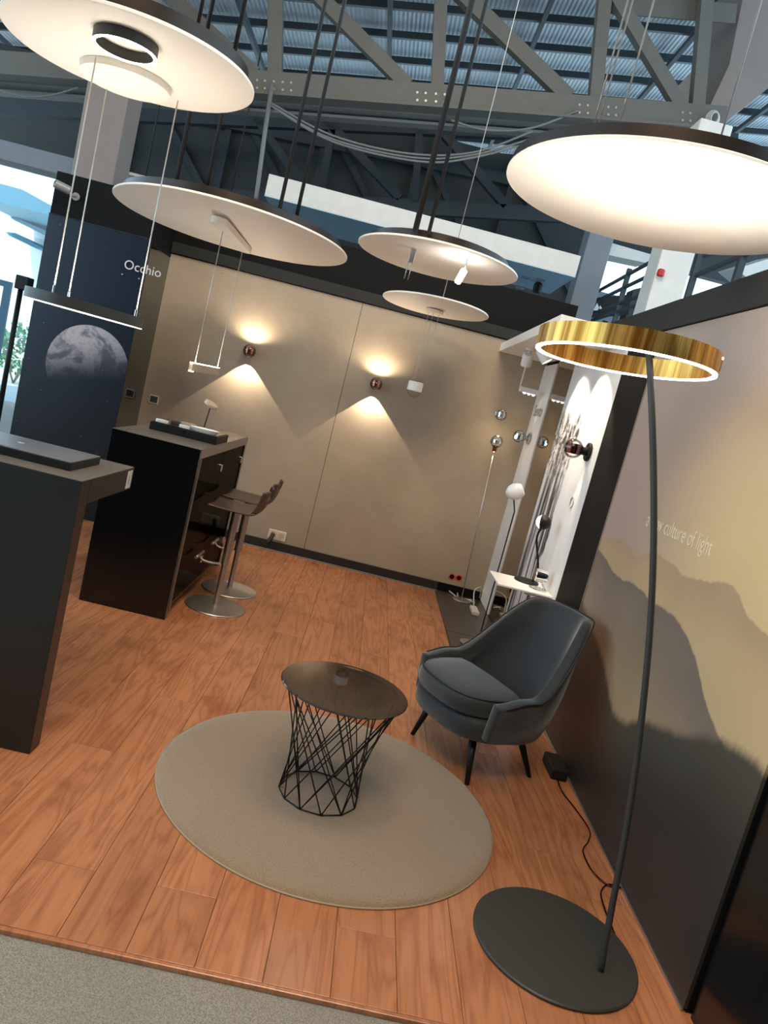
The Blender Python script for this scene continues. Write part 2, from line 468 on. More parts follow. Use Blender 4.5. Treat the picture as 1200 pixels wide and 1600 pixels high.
def text_bm(body, size, mtx, depth=.002, squeeze=1.0):
    cu = bpy.data.curves.new('tmp_text', 'FONT'); cu.body = body; cu.size = size; cu.extrude = depth
    cu.resolution_u = 3
    to = bpy.data.objects.new('tmp_text', cu); COL.objects.link(to)
    bpy.context.view_layer.update()
    dg = bpy.context.evaluated_depsgraph_get()
    me = bpy.data.meshes.new_from_object(to.evaluated_get(dg))
    bm = bmesh.new(); bm.from_mesh(me)
    bpy.data.objects.remove(to); bpy.data.curves.remove(cu); bpy.data.meshes.remove(me)
    bmesh.ops.scale(bm, vec=(squeeze, 1, 1), verts=bm.verts)
    bmesh.ops.transform(bm, matrix=mtx, verts=bm.verts)
    return bm
def frame(o, ex, ey):
    ex = Vector(ex).normalized(); ey = Vector(ey).normalized(); ez = ex.cross(ey)
    mm = Matrix((ex, ey, ez)).transposed().to_4x4(); mm.translation = Vector(o); return mm

# ================================================================== SETTING
WB = 6.944      # back wall face
XR = 1.365      # right wall face
XL = -2.13      # corner with the gloss return
# ---- hall ground and carpet
gz = -.014
struct('floor_hall', B(-9, 9, -6, 13.4, -.1, gz), 'carpet_grey')
struct('floor_outside', B(-40, -9, -10, 60, -.12, -.03), 'pavement')
struct('floor_forecourt', B(-9, 14, 13.4, 60, -.12, -.03), 'pavement')
# ---- wooden floor, plank by plank
fl = struct('floor', B(-3.2, XR+.05, 1.837, WB, -.0135, -.0085), 'dark_tile')
PWD, PLN = .19, 1.285
plank_cache = {}
def plank(x0, x1, y0, y1):
    w, l = round(x1-x0, 4), round(y1-y0, 4)
    key = (w, l)
    if key not in plank_cache:
        bm = B(-w/2+.0006, w/2-.0006, -l/2+.0006, l/2-.0006, -.008, 0, bev=.0012)
        me = bpy.data.meshes.new('plank'); bm.to_mesh(me); bm.free(); me.materials.append(M('wood_plank')); plank_cache[key] = me
    o = bpy.data.objects.new('plank', plank_cache[key]); COL.objects.link(o)
    o.location = ((x0+x1)/2, (y0+y1)/2, 0); o.parent = fl
x = XR+.03; k = 0
while x > -3.15:
    x1 = x; x0 = max(x-PWD, -3.15)
    ye = WB
    y = 1.84 - random.choice([.0, .3, .55, .8, 1.0])
    while y < ye:
        ya, yb = max(y, 1.84), min(y+PLN, ye)
        if yb-ya > .04: plank(x0, x1, ya, yb)
        y += PLN
    x = x0; k += 1
obj('edge_strip', B(-3.2, XR+.05, 1.822, 1.838, gz, .002, bev=.003), 'wood_plank', fl)
# dark tiled plinth strip at the display bay
pl = struct('floor_bay', B(.912, XR, 4.62, WB, .0, .006), 'dark_tile')
for ya, yb in ((4.62, 5.64), (5.645, 6.8)):
    obj('tile', B(.915, XR-.002, ya+.003, yb, .006, .012, bev=.001), 'dark_tile', pl)

# ---- back wall with its concrete panels and the black band above
wbk = struct('wall_back', B(XL-.02, 1.52, WB+.012, WB+.12, 0, 2.40), 'black_wall')
for xa, xb in ((XL, -.379), (-.375, XR+.06)):
    obj('wall_panel', B(xa, xb, WB, WB+.012, .088, 2.398, bev=.001), 'concrete', wbk)
struct('trim_1', B(XL-.02, 1.51, WB+.02, WB+.12, 2.40, 2.847), 'black_wall')
struct('trim_2', B(XL, 1.50, WB-.03, WB+.02, 2.405, 2.50, bev=.004), 'band_grey')
struct('baseboard_back', B(XL, .93, WB-.014, WB, 0, .088, bev=.002), 'baseboard_black')
struct('trim_3', B(-1.9, .93, WB-.03, WB-.014, 0, .009), 'cable_grey')
# ---- block with the moon print and its glossy grey return
struct('wall_left', B(-2.98, XL-.004, 6.40, 8.0, 0, 2.74), 'black_wall')
mp = struct('wall_moon', B(-2.98, XL, 6.385, 6.40, .0, 2.397), 'moon_print')
struct('trim_4', B(-2.98, XL, 6.38, 6.3999, 2.397, 2.405), 'band_grey')
struct('wall_return', B(XL-.004, XL, 6.40, WB, 0, 2.36), 'gloss_grey')

# ---- right wall: mural, black post, white board, mirror, white board
wr = struct('wall_right', B(XR+.012, XR+.13, 2.09, 4.62, 0, 2.32), 'black_wall')
mural = obj('mural_panel', B(XR, XR+.012, 2.09, 4.105, .012, 2.318), 'mountain_print', wr)
obj('corner_profile', B(XR-.004, XR+.011, 4.106, 4.114, 0, 2.318), 'steel', wr)
obj('black_post', B(XR-.0, XR+.0119, 4.115, 4.62, 0, 2.318, bev=.002), 'black_wall', wr)
struct('trim_5', B(XR-.012, XR+.15, 2.0, 6.95, 2.322, 2.47, bev=.004), 'band_grey')
struct('trim_6', B(XR+.01, XR+.2, 2.0, 6.95, 2.47, 2.484), 'black_wall')
struct('baseboard_right', B(XR-.006, XR, 2.09, 4.10, .0, .011), 'steel')
wd = struct('wall_display', B(XR+.012, XR+.13, 4.625, WB, 0, 2.32), 'black_wall')
obj('display_board', B(XR, XR+.012, 4.623, 5.12, .0, 2.318, bev=.001), 'white_board', wd)
obj('forest_board', B(XR, XR+.012, 5.12, 5.85, .0, 2.318), 'forest_print', wd)
obj('mirror', B(XR+.002, XR+.012, 5.853, 6.438, .0, 2.318), 'mirror_bronze', wd)
narrow_board = obj('display_board', B(XR-.006, XR+.012, 6.441, WB-.001, .014, 2.26, bev=.001), 'white_board', wd)
# end of the right wall: glossy black cabinet beyond it
one('black_cabinet', B(XR+.02, 2.3, 1.0, 2.075, gz, 2.2, bev=.004), 'black_gloss', 'tall glossy black cabinet past the near end of the mural wall', 'cabinet')

# ---- hall shell: far wall, roof deck with purlins, glazed sides
YF = 13.0
tilt = .17
def deckz(x): return 7.25 + tilt*x
ce = struct('ceiling', prism(bmesh.new(), [(-9, -6, deckz(-9)), (12, -6, deckz(12)), (12, 22, deckz(12)), (-9, 22, deckz(-9))], (0, 0, .1)), 'roof_sheet')
for i in range(12):
    yy = 9.8 + i*.85
    obj('purlin', beam(bmesh.new(), (-9, yy, deckz(-9)-.08), (12, yy, deckz(12)-.08), .06, .10), 'rail_paint', ce)
for i in range(9):
    xx = -7.5+i*2.1
    obj('rafter', beam(bmesh.new(), (xx, 9.4, deckz(xx)-.2), (xx, 20, deckz(xx)-.2), .06, .09), 'truss_dark', ce)
wf = struct('wall_far', B(-5.4, 2.9, YF, YF+.2, 0, 5.95), 'dark_sheet')
struct('wall_far_upper', B(-9, -5.4, YF, YF+.2, 3.9, 5.6), 'dark_sheet')
struct('wall_behind', B(-9, 9, -6.2, -6, 0, 8), 'dark_sheet')
for i in range(5):
    xx = -5.0+i*1.55
    obj('wall_brace', beam(bmesh.new(), (xx, YF-.06, 5.7), (xx+1.6, YF-.06, 3.9), .06, .1), 'truss_dark', wf)
    obj('wall_post', beam(bmesh.new(), (xx, YF-.08, 3.4), (xx, YF-.08, 5.9), .08, .1), 'truss_dark', wf)
for zz in (5.35, 3.55):
    obj('wall_girt', beam(bmesh.new(), (-5.4, YF-.14, zz-.2), (2.9, YF-.14, zz+.3), .08, .16), 'truss_dark', wf)
# ---- the near roof truss (plane y = 9) ; its members read from the photograph
YT = 9.0
tr = thing('roof_truss', 'grey steel roof truss crossing the top of the picture above the stand', 'truss', ony(600, 150, YT))
def member(name, a, d, w, mat='truss_paint', Y=YT, dep=.14, root=None):
    pa, pd = ony(*a, Y), ony(*d, Y); r = root or tr
    return obj(name, beam(bmesh.new(), pa, pd, dep, w), mat, r)
def chordpt(x, dy=0): return (x, 101+.0765*x+dy)
member('bottom_chord', chordpt(-260), chordpt(1130), .235, dep=.16)
member('chord_flange', chordpt(-260, 19), chordpt(1130, 19), .025, dep=.26)
member('cable_tray', chordpt(-260, 31), chordpt(1120, 31), .03, mat='cable_grey', Y=YT+.2, dep=.22)
member('cable_tray', chordpt(-260, 44), chordpt(1120, 44), .03, mat='cable_grey', Y=YT+.3, dep=.16)
for a, d, w in (((433, -260), (430, 118), .16), ((700, -260), (683, 138), .14), ((968, -260), (929, 158), .14), ((1120, -200), (1088, 172), .14), ((185, -260), (190, 100), .15)):
    member('post', a, d, w, dep=.13)
for a, d, w in (((300, -205), (637, 136), .15), ((560, -165), (888, 154), .16), ((845, -200), (1064, 170), .14), ((20, -230), (400, 118), .15)):
    member('diagonal', a, d, w, Y=YT, dep=.12)
member('top_chord', (-60, -255), (1230, -160), .24, dep=.18)
member('gusset', (950, 6), (1150, 22), .2, Y=YT+.12, dep=.02)
# bolt heads on the bottom chord, two by two at the panel points
bolt_me = None
for xb in (402, 414, 428, 442, 455, 652, 665, 681, 695, 905, 918, 950, 962, 1066, 1078):
    for dy in (-6, 6):
        p = ony(xb, 101+.0765*xb+dy, YT-.075)
        if bolt_me is None:
            o = obj('bolt', cyl(bmesh.new(), (0, 0, 0), .014, .012, (0, -1, 0), 8), 'steel', None); bolt_me = o.data
        else:
            o = bpy.data.objects.new('bolt', bolt_me); COL.objects.link(o)
        o.parent = tr; o.location = p - tr.location
# second, darker truss behind
t2 = thing('roof_truss', 'dark distant roof truss hanging low behind the cable bundle', 'truss', ony(600, 260, 11.5))
for nm, a, d, w in (('bottom_chord', (150, 297), (1150, 352), .2), ('top_chord', (-100, 165), (1150, 222), .2),
                    ('diagonal', (510, 190), (625, 310), .12), ('diagonal', (690, 205), (790, 322), .12), ('diagonal', (400, 185), (480, 300), .1),
                    ('post', (520, 200), (500, 310), .1), ('post', (655, 205), (648, 318), .1), ('diagonal', (860, 215), (960, 335), .1)):
    member(nm, a, d, w, 'truss_dark', 11.5, .12, t2)

# ---- draped cable bundles and drop cables
def cable(name, pts, r, mat, label, cat='cable', group=None): return one(name, tube(bmesh.new(), spline(pts, 8), r, 6), mat, label, cat, group)
for i, (p, q) in enumerate((((425, 162), (832, 205)), ((423, 165), (845, 212)), ((427, 168), (860, 214)))):
    mid = ((p[0]+q[0])/2+10, 240+i*6)
    cable('ceiling_cable', [ony(*p, 8.7), ony(p[0]+95, 212+i*5, 8.7), ony(*mid, 8.7), ony(740, 238+i*4, 8.7), ony(*q, 8.7)], .012, 'cable_grey',
          ['uppermost grey cable of the bundle sagging below the roof truss', 'middle grey cable of the bundle sagging below the roof truss', 'lowest grey cable of the bundle sagging below the roof truss'][i], group='sagging ceiling cables')
cable('drop_cable', [ony(425, 132, 8.88), ony(421, 160, 8.75), ony(415, 200, 8.6), ony(407, 260, 8.6), ony(400, 312, 8.6)], .024, 'cable_grey', 'thick grey cable hanging straight down left of the white bulkhead')
cable('ceiling_cable', [ony(705, 188, 8.9), ony(760, 203, 8.9), ony(830, 200, 8.9), ony(905, 172, 8.9)], .012, 'cable_grey', 'short grey cable looping under the truss left of the bright disc', group='sagging ceiling cables')
cable('ceiling_cable', [ony(0, 141, 8.9), ony(40, 151, 8.9), ony(80, 149, 8.9), ony(122, 137, 8.9)], .012, 'cable_grey', 'grey cable looping under the truss at the far left', group='sagging ceiling cables')
cc = ony(1113, 187, 8.86)
bm = bmesh.new()
for k in range(4):
    r = .075-.012*k
    tube(bm, [cc+Vector((r*math.cos(a*math.pi/12), -.02*k, (r+.02)*math.sin(a*math.pi/12))) for a in range(25)], .008, 6, False)
tube(bm, spline([cc+Vector((0, 0, -.08)), cc+Vector((-.05, 0, -.16)), cc+Vector((.0, 0, -.2))], 6), .007, 6)
one('cable_coil', bm, 'cable_white', 'coiled pale rope hung on the right end of the roof truss', 'cable')

# ---- white bulkheads, columns, beams of the hall behind
def bulkhead(name, label, xa, xb, ya, yb, za, zb, mat='white_paint'):
    return one(name, B(xa, xb, ya, yb, za, zb, bev=.004), mat, label, 'bulkhead')
YB = 8.0
p0, p1 = ony(413, 306, YB), ony(898, 436, YB)
bh = thing('bulkhead', 'long white bulkhead hanging behind the back wall', 'bulkhead', (p0.x, YB, p0.z))
obj('box', B(p0.x, p1.x, YB, YB+1.2, p0.z+.004, p0.z+.22, bev=.004), 'white_paint', bh)
obj('soffit', B(p0.x, p1.x, YB, YB+1.2, p0.z, p0.z+.0038), 'soffit_daylight_tint', bh)
for px_, py_ in ((822, 433), (845, 437), (812, 450)):
    q = onz(px_, py_, p0.z)
    obj('downlight', ringband(bmesh.new(), (q.x, q.y, p0.z-.006), .05, .038, 0, .008, seg=24), 'camera_grey', bh)
one('wall_spot', lathe(bmesh.new(), [(0, 0), (.04, 0), (.05, .03), (.05, .09), (.03, .11), (0, .11)], onz(838, 457, p0.z-.115), (0, 0, 1), 20), 'black_matt', 'small black spotlight under the right end of the white bulkhead', 'spotlight')
q = ony(175, 266, 8.6)
one('bulkhead', prism(bmesh.new(), [(q.x, 8.6, q.z), (q.x+1.3, 8.6, q.z), (q.x+1.3, 9.8, q.z), (q.x, 9.8, q.z)], (0, 0, .03)), 'white_paint', 'pale soffit corner peeking out above the widest white disc', 'bulkhead')
so = [o for o in COL.objects if o.name == 'bulkhead.001'][0]
OFF[so.name] = Matrix.Translation(so.location).inverted()
for dx_ in (.15, 1.15): obj('hanger', tube(bmesh.new(), [(q.x+dx_, 9.2, q.z+.02), (q.x+dx_, 9.2, deckz(q.x+dx_))], .008, 6), 'cable_black', so)
# column behind the moon wall, with the beam to its left
q0, q1 = ony(118, 230, 8.1), ony(186, 230, 8.1)
one('column', B(q0.x, q1.x, 8.1, 8.5, gz, 6.0, bev=.01), 'column_paint', 'broad brown-grey column rising behind the moon panel', 'column')
q2, q3 = ony(50, 240, 8.15), ony(50, 258, 8.15)
one('beam', B(-9, q0.x, 8.15, 8.45, q3.z-.02, q2.z+.06, bev=.008), 'grey_paint', 'grey crossbeam over the bright window at the far left', 'beam')
# right-hand columns, sloping white duct and mezzanine rail
def col_at(px_, py_, Y, w, d, label, mat, top=7.0):
    q = ony(px_, py_, Y)
    return one('column', B(q.x-w/2, q.x+w/2, Y, Y+d, gz, top, bev=.01), mat, label, 'column')
col_at(926, 420, 9.4, .30, .34, 'slim grey-white column left of the metal railing', 'grey_paint', 4.9)
col_at(1047, 440, 7.6, .32, .36, 'white column standing between the two railing panels', 'white_paint', ony(1128, 192, 7.6).z)
YD = 9.2
one('sloping_duct', prism(bmesh.new(), [ony(*p, YD) for p in ((1172, -60), (1290, -60), (1290, 60), (1200, 138), (1128, 195), (1108, 168), (1140, 100))], (0, 1.1, 0)), 'column_paint', 'big pale sloping duct running into the top right corner', 'duct')
one('soffit_board', prism(bmesh.new(), [ony(*p, YD+1.2) for p in ((1150, 42), (1180, 48), (1130, 172), (1030, 165), (1058, 136))], (0, .1, 0)), 'white_paint', 'white triangular panel behind the right end of the truss', 'panel')
for lab, pts, Y in (('white ceiling panel over the railing, left of the white column', ((950, 378), (1040, 404), (1015, 412), (940, 396)), 10.2),
                    ('white ceiling panel right of the white column, under the bright disc', ((1150, 420), (1215, 400), (1240, 440), (1180, 445)), 10.4)):
    one('ceiling_panel', prism(bmesh.new(), [ony(*p, Y) for p in pts], (0, .6, .06)), 'white_paint', lab, 'panel')
one('wall_block', prism(bmesh.new(), [ony(*p, 11.0) for p in ((990, 452), (1035, 442), (1025, 490), (975, 505))], (0, .3, 0)), 'dark_sheet', 'dark grey block seen through the railing', 'panel')
one('signboard', prism(bmesh.new(), [ony(*p, 10.6) for p in ((922, 466), (985, 460), (982, 492), (915, 497))], (0, .05, 0)), 'black_matt', 'dark signboard with a white mark on a tall post behind the railing', 'sign')
sg = bpy.data.objects[[o.name for o in COL.objects if o.name.startswith('signboard')][0]]
OFF[sg.name] = Matrix.Translation(sg.location).inverted()
bm = bmesh.new()
for pts in (((927, 485), (933, 473), (938, 485)), ((934, 485), (938, 477), (943, 486))):
    prism(bm, [ony(*p, 10.59) for p in pts], (0, .005, 0))
obj('white_mark', bm, 'label_white', sg)
qs = ony(950, 490, 10.6)
obj('sign_post', B(qs.x-.03, qs.x+.03, 10.6, 10.65, gz, qs.z-.1), 'black_matt', sg)
one('warning_lamp', cyl(bmesh.new(), ony(1031, 432, 7.55), .035, .07, (0, 0, 1), 16, .01), 'red_paint', 'small red lamp on the left face of the white column', 'lamp')
struct('floor_mezzanine', B(1.62, 2.6, 3.0, 12.0, 2.4, 2.5), 'grey_paint')
# railing: two panels along the mezzanine edge
XRL = 2.35
ra = thing('railing', 'dark metal railing panel left of the white column', 'railing', onx(930, 500, XRL))
for a, d in (((920, 463), (1034, 400)), ((923, 475), (1032, 422)), ((922, 492), (1024, 453)), ((918, 503), (1015, 470))):
    obj('rail', beam(bmesh.new(), onx(*a, XRL), onx(*d, XRL), .03, .03), 'rail_paint', ra)
for a, d in (((984, 420), (955, 510)), ((928, 462), (908, 520))):
    obj('post', beam(bmesh.new(), onx(*a, XRL), Vector((XRL, onx(*a, XRL).y, 2.5)), .05, .05), 'rail_paint', ra)
rb = thing('railing', 'dark metal railing panel right of the white column', 'railing', onx(1080, 470, XRL))
for a, d in (((1088, 430), (1210, 378)), ((1100, 400), (1215, 352))):
    obj('rail', beam(bmesh.new(), onx(*a, XRL), onx(*d, XRL), .03, .03), 'rail_paint', rb)
for a, d in (((1094, 398), (1074, 470)), ((1162, 398), (1145, 445))):
    obj('post', beam(bmesh.new(), onx(*a, XRL), Vector((XRL, onx(*a, XRL).y, 2.5)), .05, .05), 'rail_paint', rb)
struct('wall_side', B(2.9, 9, YF, YF+.2, 0, 4.25), 'grey_paint')
struct('wall_side_upper', B(2.9, 9, YF, YF+.2, 4.9, 6.4), 'dark_sheet')

# ---- window side at the far left and what stands outside
wn = struct('window_1', B(-9, -5.45, YF-.02, YF+.02, 3.78, 3.9), 'window_frame')
for xx in (-8.2, -5.5):
    obj('window_post', B(xx-.03, xx+.03, YF-.03, YF+.03, 0, 3.8), 'window_frame', wn)
q = ony(14, 440, YF)
obj('door_frame', B(q.x-.06, q.x+.06, YF-.03, YF+.03, 0, q.z), 'window_frame', wn)
obj('door_frame', B(-8.17, q.x-.061, YF-.03, YF+.03, q.z-.1, q.z), 'window_frame', wn)
for xa, xb in ((-9, -8.23), (-8.17, -5.53)):
    obj('pane', B(xa, xb, YF-.003, YF+.003, .02, 3.78), 'window_glass', wn)
def outbox(name, label, cat, pa, pb, Y, dep, mat):
    a, d = ony(*pa, Y), ony(*pb, Y)
    return one(name, B(min(a.x, d.x), max(a.x, d.x), Y, Y+dep, min(a.z, d.z), max(a.z, d.z)), mat, label, cat)
one('canopy_roof', prism(bmesh.new(), [ony(*p, 20) for p in ((-60, 262), (-20, 281), (35, 296), (82, 322), (78, 336), (-60, 300))], (0, 4, 0)), 'teal_roof', 'teal canopy roof seen through the window at the far left', 'roof')
bd = thing('white_building', 'white building with two thin awnings across the forecourt outside the window', 'building', (ony(0, 500, 24).x, 24, -.03))
a_, d_ = ony(-90, 395, 24), ony(60, 560, 24)
obj('facade', B(a_.x, d_.x, 24, 28, -.03, a_.z+2.2), 'white_paint', bd)
for pts in (((14, 338), (30, 342), (75, 362), (70, 366), (20, 343)), ((8, 362), (24, 364), (68, 388), (62, 391), (14, 368))):
    obj('awning', prism(bmesh.new(), [ony(*p, 22.5) for p in pts], (0, 1.5, .0)), 'teal_roof', bd)
bush_c = ony(30, 545, 17)
bm = bmesh.new()
for k in range(420):
    d = Vector((random.gauss(0, 1), random.gauss(0, 1), random.gauss(0, 1))).normalized()*random.uniform(.45, .8)
    c0 = bush_c + Vector((d.x*.7, d.y*.7, d.z*.7)); s = .07
    a1 = Vector((random.uniform(-1, 1), random.uniform(-1, 1), random.uniform(-1, 1))).normalized()*s; a2 = a1.orthogonal().normalized()*s*.5
    bm.faces.new([bm.verts.new(c0-a1), bm.verts.new(c0+a2), bm.verts.new(c0+a1), bm.verts.new(c0-a2)])
bs = thing('shrub', 'green shrub outside the window behind the dark lamp post', 'shrub', (bush_c.x, bush_c.y, -.03))
obj('leaves', bm, 'leaf_green', bs, 'stuff')
bm = bmesh.new()
for k in range(6):
    a = random.uniform(0, 6.28); tube(bm, [Vector((bush_c.x, bush_c.y, -.03)), bush_c+Vector((math.cos(a)*.3, math.sin(a)*.3, -.1)), bush_c+Vector((math.cos(a)*.5, math.sin(a)*.5, .3))], .02, 6)
obj('stems', bm, 'carton', bs)
hp = ony(38, 443, 9.2)
lp = thing('lamp_post', 'dark floor lamp with a cube head standing before the bright window', 'lamp', (ony(-12, 700, 9.2).x, 9.2, gz))
obj('head', B(hp.x-.075, hp.x+.075, 9.12, 9.28, hp.z-.08, hp.z+.08, bev=.01), 'black_matt', lp)
obj('pole', tube(bmesh.new(), [(hp.x-.03, 9.2, gz), (hp.x-.03, 9.2, hp.z-.08)], .03, 10), 'black_matt', lp)
obj('base', cyl(bmesh.new(), (hp.x-.03, 9.2, gz), .17, .02, bev=.004), 'black_matt', lp)

# ================================================================== LIGHT DISCS
def disc(name, label, c, R, z, tx, ty, rods, rim=.9, rimh=.07):
    n = Vector((-tx, -ty, 1)).normalized()
    o = thing(name, label, 'ceiling disc', (c[0], c[1], z), 'suspended white discs')
    C0 = Vector((c[0], c[1], z))
    obj('plate', lathe(bmesh.new(), [(0, 0), (R-.006, 0), (R, .004), (R, .012), (R-.004, .016), (0, .016)], C0, n, 96), 'disc_white', o)
    obj('drum', lathe(bmesh.new(), [(R*rim, .0165), (R*rim, rimh), (R*rim-.03, rimh+.01), (0, rimh+.01)], C0, n, 96), 'disc_rim', o)
    for i, (px_, py_, r, mt) in enumerate(rods):
        q = onz(px_, py_, z+rimh)
        obj('suspension_rod', tube(bmesh.new(), [(q.x, q.y, z+rimh-.02), (q.x, q.y, deckz(q.x)-.1)], r, 6), mt, o)
    return o, n
D1, n1_ = disc('ceiling_disc', 'white disc at the top left with a ring lamp mounted on it', (-1.163, 2.918), .435, 2.55, .04, .014, [(307, 50, .006, 'cable_black'), (322, 60, .005, 'cable_black'), (363, 97, .008, 'cable_black')], .93)
D2, n2_ = disc('ceiling_disc', 'widest white disc, hanging over the bar counter with a slim pendant', (-1.234, 5.24), .775, 2.45, .01, -.02, [(275, 285, .012, 'cable_black'), (322, 297, .01, 'cable_black'), (436, 331, .012, 'cable_black'), (462, 344, .012, 'cable_black')], .93)
D3, n3_ = disc('ceiling_disc', 'white disc with dark drum and a small glowing spot tube below it', (.131, 5.066), .528, 2.55, .012, -.013, [(650, 356, .02, 'cable_black'), (671, 360, .013, 'cable_black')], .86)
D4, n4_ = disc('ceiling_disc', 'smallest plain white disc near the back wall', (.234, 6.211), .433, 2.42, .032, -.037, [(692, 466, .003, 'wire')], .08, .03)
D5, n5_ = disc('ceiling_disc', 'brightly lit white disc above the golden ring lamp', (.833, 2.946), .589, 2.55, .002, .004, [(925, 205, .003, 'wire'), (932, 206, .003, 'wire'), (965, 204, .003, 'wire'), (1120, 235, .003, 'wire')], .985, .055)
def under(c, z, tx, ty, x, y): return z + tx*(x-c[0]) + ty*(y-c[1])
# ring lamp surface-mounted on the first disc
q = Vector((-1.115, 2.71, 0)); zc = under((-1.163, 2.918), 2.55, .04, .014, q.x, q.y)
o = thing('ceiling_ring_lamp', 'small black ring lamp with glowing rim fixed under the top left disc', 'lamp', (q.x, q.y, zc))
obj('ring_body', ringband(bmesh.new(), (q.x, q.y, zc), .104, .093, -.036, -.001, n1_), 'lamp_black', o)
obj('light_strip', ringband(bmesh.new(), (q.x, q.y, zc), .1035, .0935, -.039, -.0362, n1_), 'strip_warm', o)
# canopy and hanging ring pendant
rc = Vector((-1.225, 3.06, 0)); zc = under((-1.163, 2.918), 2.55, .04, .014, rc.x, rc.y)
o = thing('ring_pendant', 'dark ring pendant on three wires hanging from the top left disc before the moon', 'pendant lamp', (rc.x, rc.y, zc))
obj('canopy', lathe(bmesh.new(), [(0, -.03), (.16, -.03), (.166, -.026), (.166, -.001), (0, -.001)], (-1.243, 3.085, zc), n1_, 64), 'disc_white', o)
zr1 = 1.665
rn = Vector((.02, 0, 1)).normalized()
obj('ring_body', channel((rc.x, rc.y, zr1), .222, .182, -.019, .021, .012, rn), 'lamp_black', o)
obj('light_strip', ringband(bmesh.new(), (rc.x, rc.y, zr1), .2215, .214, -.0215, -.0192, rn), 'strip_soft', o)
obj('light_strip', ringband(bmesh.new(), (rc.x, rc.y, zr1), .2185, .1855, .0122, .0145, rn), 'strip_pendant', o)
for x_, y_ in ((-1.277, 2.877), (-1.353, 3.191), (-1.046, 3.115)):
    zb = zr1+.02-.02*(x_-rc.x)
    obj('wire', tube(bmesh.new(), [(x_, y_, zb), (x_, y_, zc-.028)], .0026, 6), 'wire', o)
    obj('wire_sleeve', cyl(bmesh.new(), (x_, y_, zb-.002), .005, .03, seg=10), 'chrome', o)
# linear pendant over the bar
zc = 2.45
o = thing('linear_pendant', 'slim beige linear pendant on two wires hanging over the bar counter', 'pendant lamp', (-1.26, 5.41, zc))
def stadium(bm, cx, y0, y1, w, z0, z1):
    pts = []
    r = w/2
    for k in range(13): a = math.pi*k/12; pts.append((cx+r*math.cos(a), y1-r+r*math.sin(a), z0))
    for k in range(13): a = math.pi+math.pi*k/12; pts.append((cx+r*math.cos(a), y0+r+r*math.sin(a), z0))
    return prism(bm, pts, (0, 0, z1-z0))
obj('canopy', stadium(bmesh.new(), -1.245, 4.82, 5.78, .1, zc-.05, zc-.012), 'disc_white', o)
obj('body', B(-1.272, -1.248, 4.98, 5.80, 1.482, 1.535, bev=.003), 'sample_beige', o)
obj('light_strip', B(-1.268, -1.252, 4.975, 5.80, 1.5352, 1.5385), 'strip_linear', o)
obj('light_strip', B(-1.268, -1.252, 4.972, 5.05, 1.478, 1.4818), 'strip_warm', o)
for y_ in (5.07, 5.753): obj('wire', tube(bmesh.new(), [(-1.26, y_, 1.537), (-1.26, y_, zc-.05)], .0028, 6), 'wire', o)
# spot tube and track stub under the third disc
q = ony(720, 432, 4.72)
o = thing('tube_spot', 'small glowing tube lamp hanging under the drum disc', 'lamp', (q.x, q.y, q.z))
ax = (ony(727, 421, 4.72)-ony(713, 445, 4.72)).normalized()
obj('tube', cyl(bmesh.new(), q-ax*.045, .019, .09, ax, 20, .004), 'tube_white', o)
obj('stem', tube(bmesh.new(), [q+ax*.045, (q.x+.012, q.y+.0, 2.548)], .006, 8), 'steel', o)
q = Vector((-.035, 4.83, 0))
o = thing('track_adapter', 'short steel track adapter with two wires left of the glowing tube lamp', 'fixture', (q.x, q.y, 2.50))
obj('body', B(q.x-.018, q.x+.018, q.y-.015, q.y+.015, 2.46, 2.545, bev=.004), 'steel', o)
for d in (-.012, .012): obj('wire', tube(bmesh.new(), [(q.x+d, q.y, 2.46), (q.x+d-.003, q.y, 2.36)], .002, 6), 'wire', o)
# canopy and little puck pendant from the fourth disc
pk = ony(648, 607, 6.3); zc = 2.42
o = thing('puck_pendant', 'tiny white puck pendant with clear lens on three thin wires', 'pendant lamp', (pk.x, pk.y, zc))
obj('canopy', cyl(bmesh.new(), (pk.x+.0, pk.y, zc-.03), .075, .022, seg=40, bev=.003), 'disc_white', o)
obj('body', lathe(bmesh.new(), [(0, .055), (.055, .055), (.062, .05), (.062, -.02), (.058, -.02), (0, -.015)], pk, (0, 0, 1), 32), 'white_board', o)
obj('lens', ball(bmesh.new(), pk-Vector((0, 0, .02)), .055, 24, a0=-90, a1=0, n=6), 'clear_glass', o)
for k in range(3):
    a = k*2.094+.4; x_, y_ = pk.x+.05*math.cos(a), pk.y+.05*math.sin(a)
    obj('wire', tube(bmesh.new(), [(x_, y_, pk.z+.05), (x_, y_, zc-.03)], .0018, 6), 'wire', o)

# ================================================================== WALL LAMPS
def ball_lamp(name, label, c, nrm, off, R, band_mat, plate_mat, plate_r=.045, spots=()):
    """wall plate, short neck, glass globe around a metal reflector band"""
    c = Vector(c); nrm = Vector(nrm); g = c + nrm*off
    o = thing(name, label, 'wall lamp', c, 'ball wall lamps')
    obj('wall_plate', cyl(bmesh.new(), c+nrm*.0005, plate_r, .02, nrm, 32, .004), plate_mat, o)
    if off-R > .02: obj('neck', cyl(bmesh.new(), c+nrm*.02, R*.42, off-.02-R*.62, nrm, 24, .002), plate_mat, o)
    hd = obj('head', lathe(bmesh.new(), [(R*.74, -R*.52), (R*.82, -R*.44), (R*.82, R*.44), (R*.74, R*.52), (R*.5, R*.3), (R*.5, -R*.3)], g, (0, 0, 1), 40, True), band_mat, o)
    obj('reflector', lathe(bmesh.new(), [(0, -.002), (R*.5, -.002), (R*.5, .002), (0, .002)], g, (0, 0, 1), 32), 'reflector_lit', hd)
    obj('globe', ball(bmesh.new(), g, R, 32), 'clear_glass', o)
    return o, g
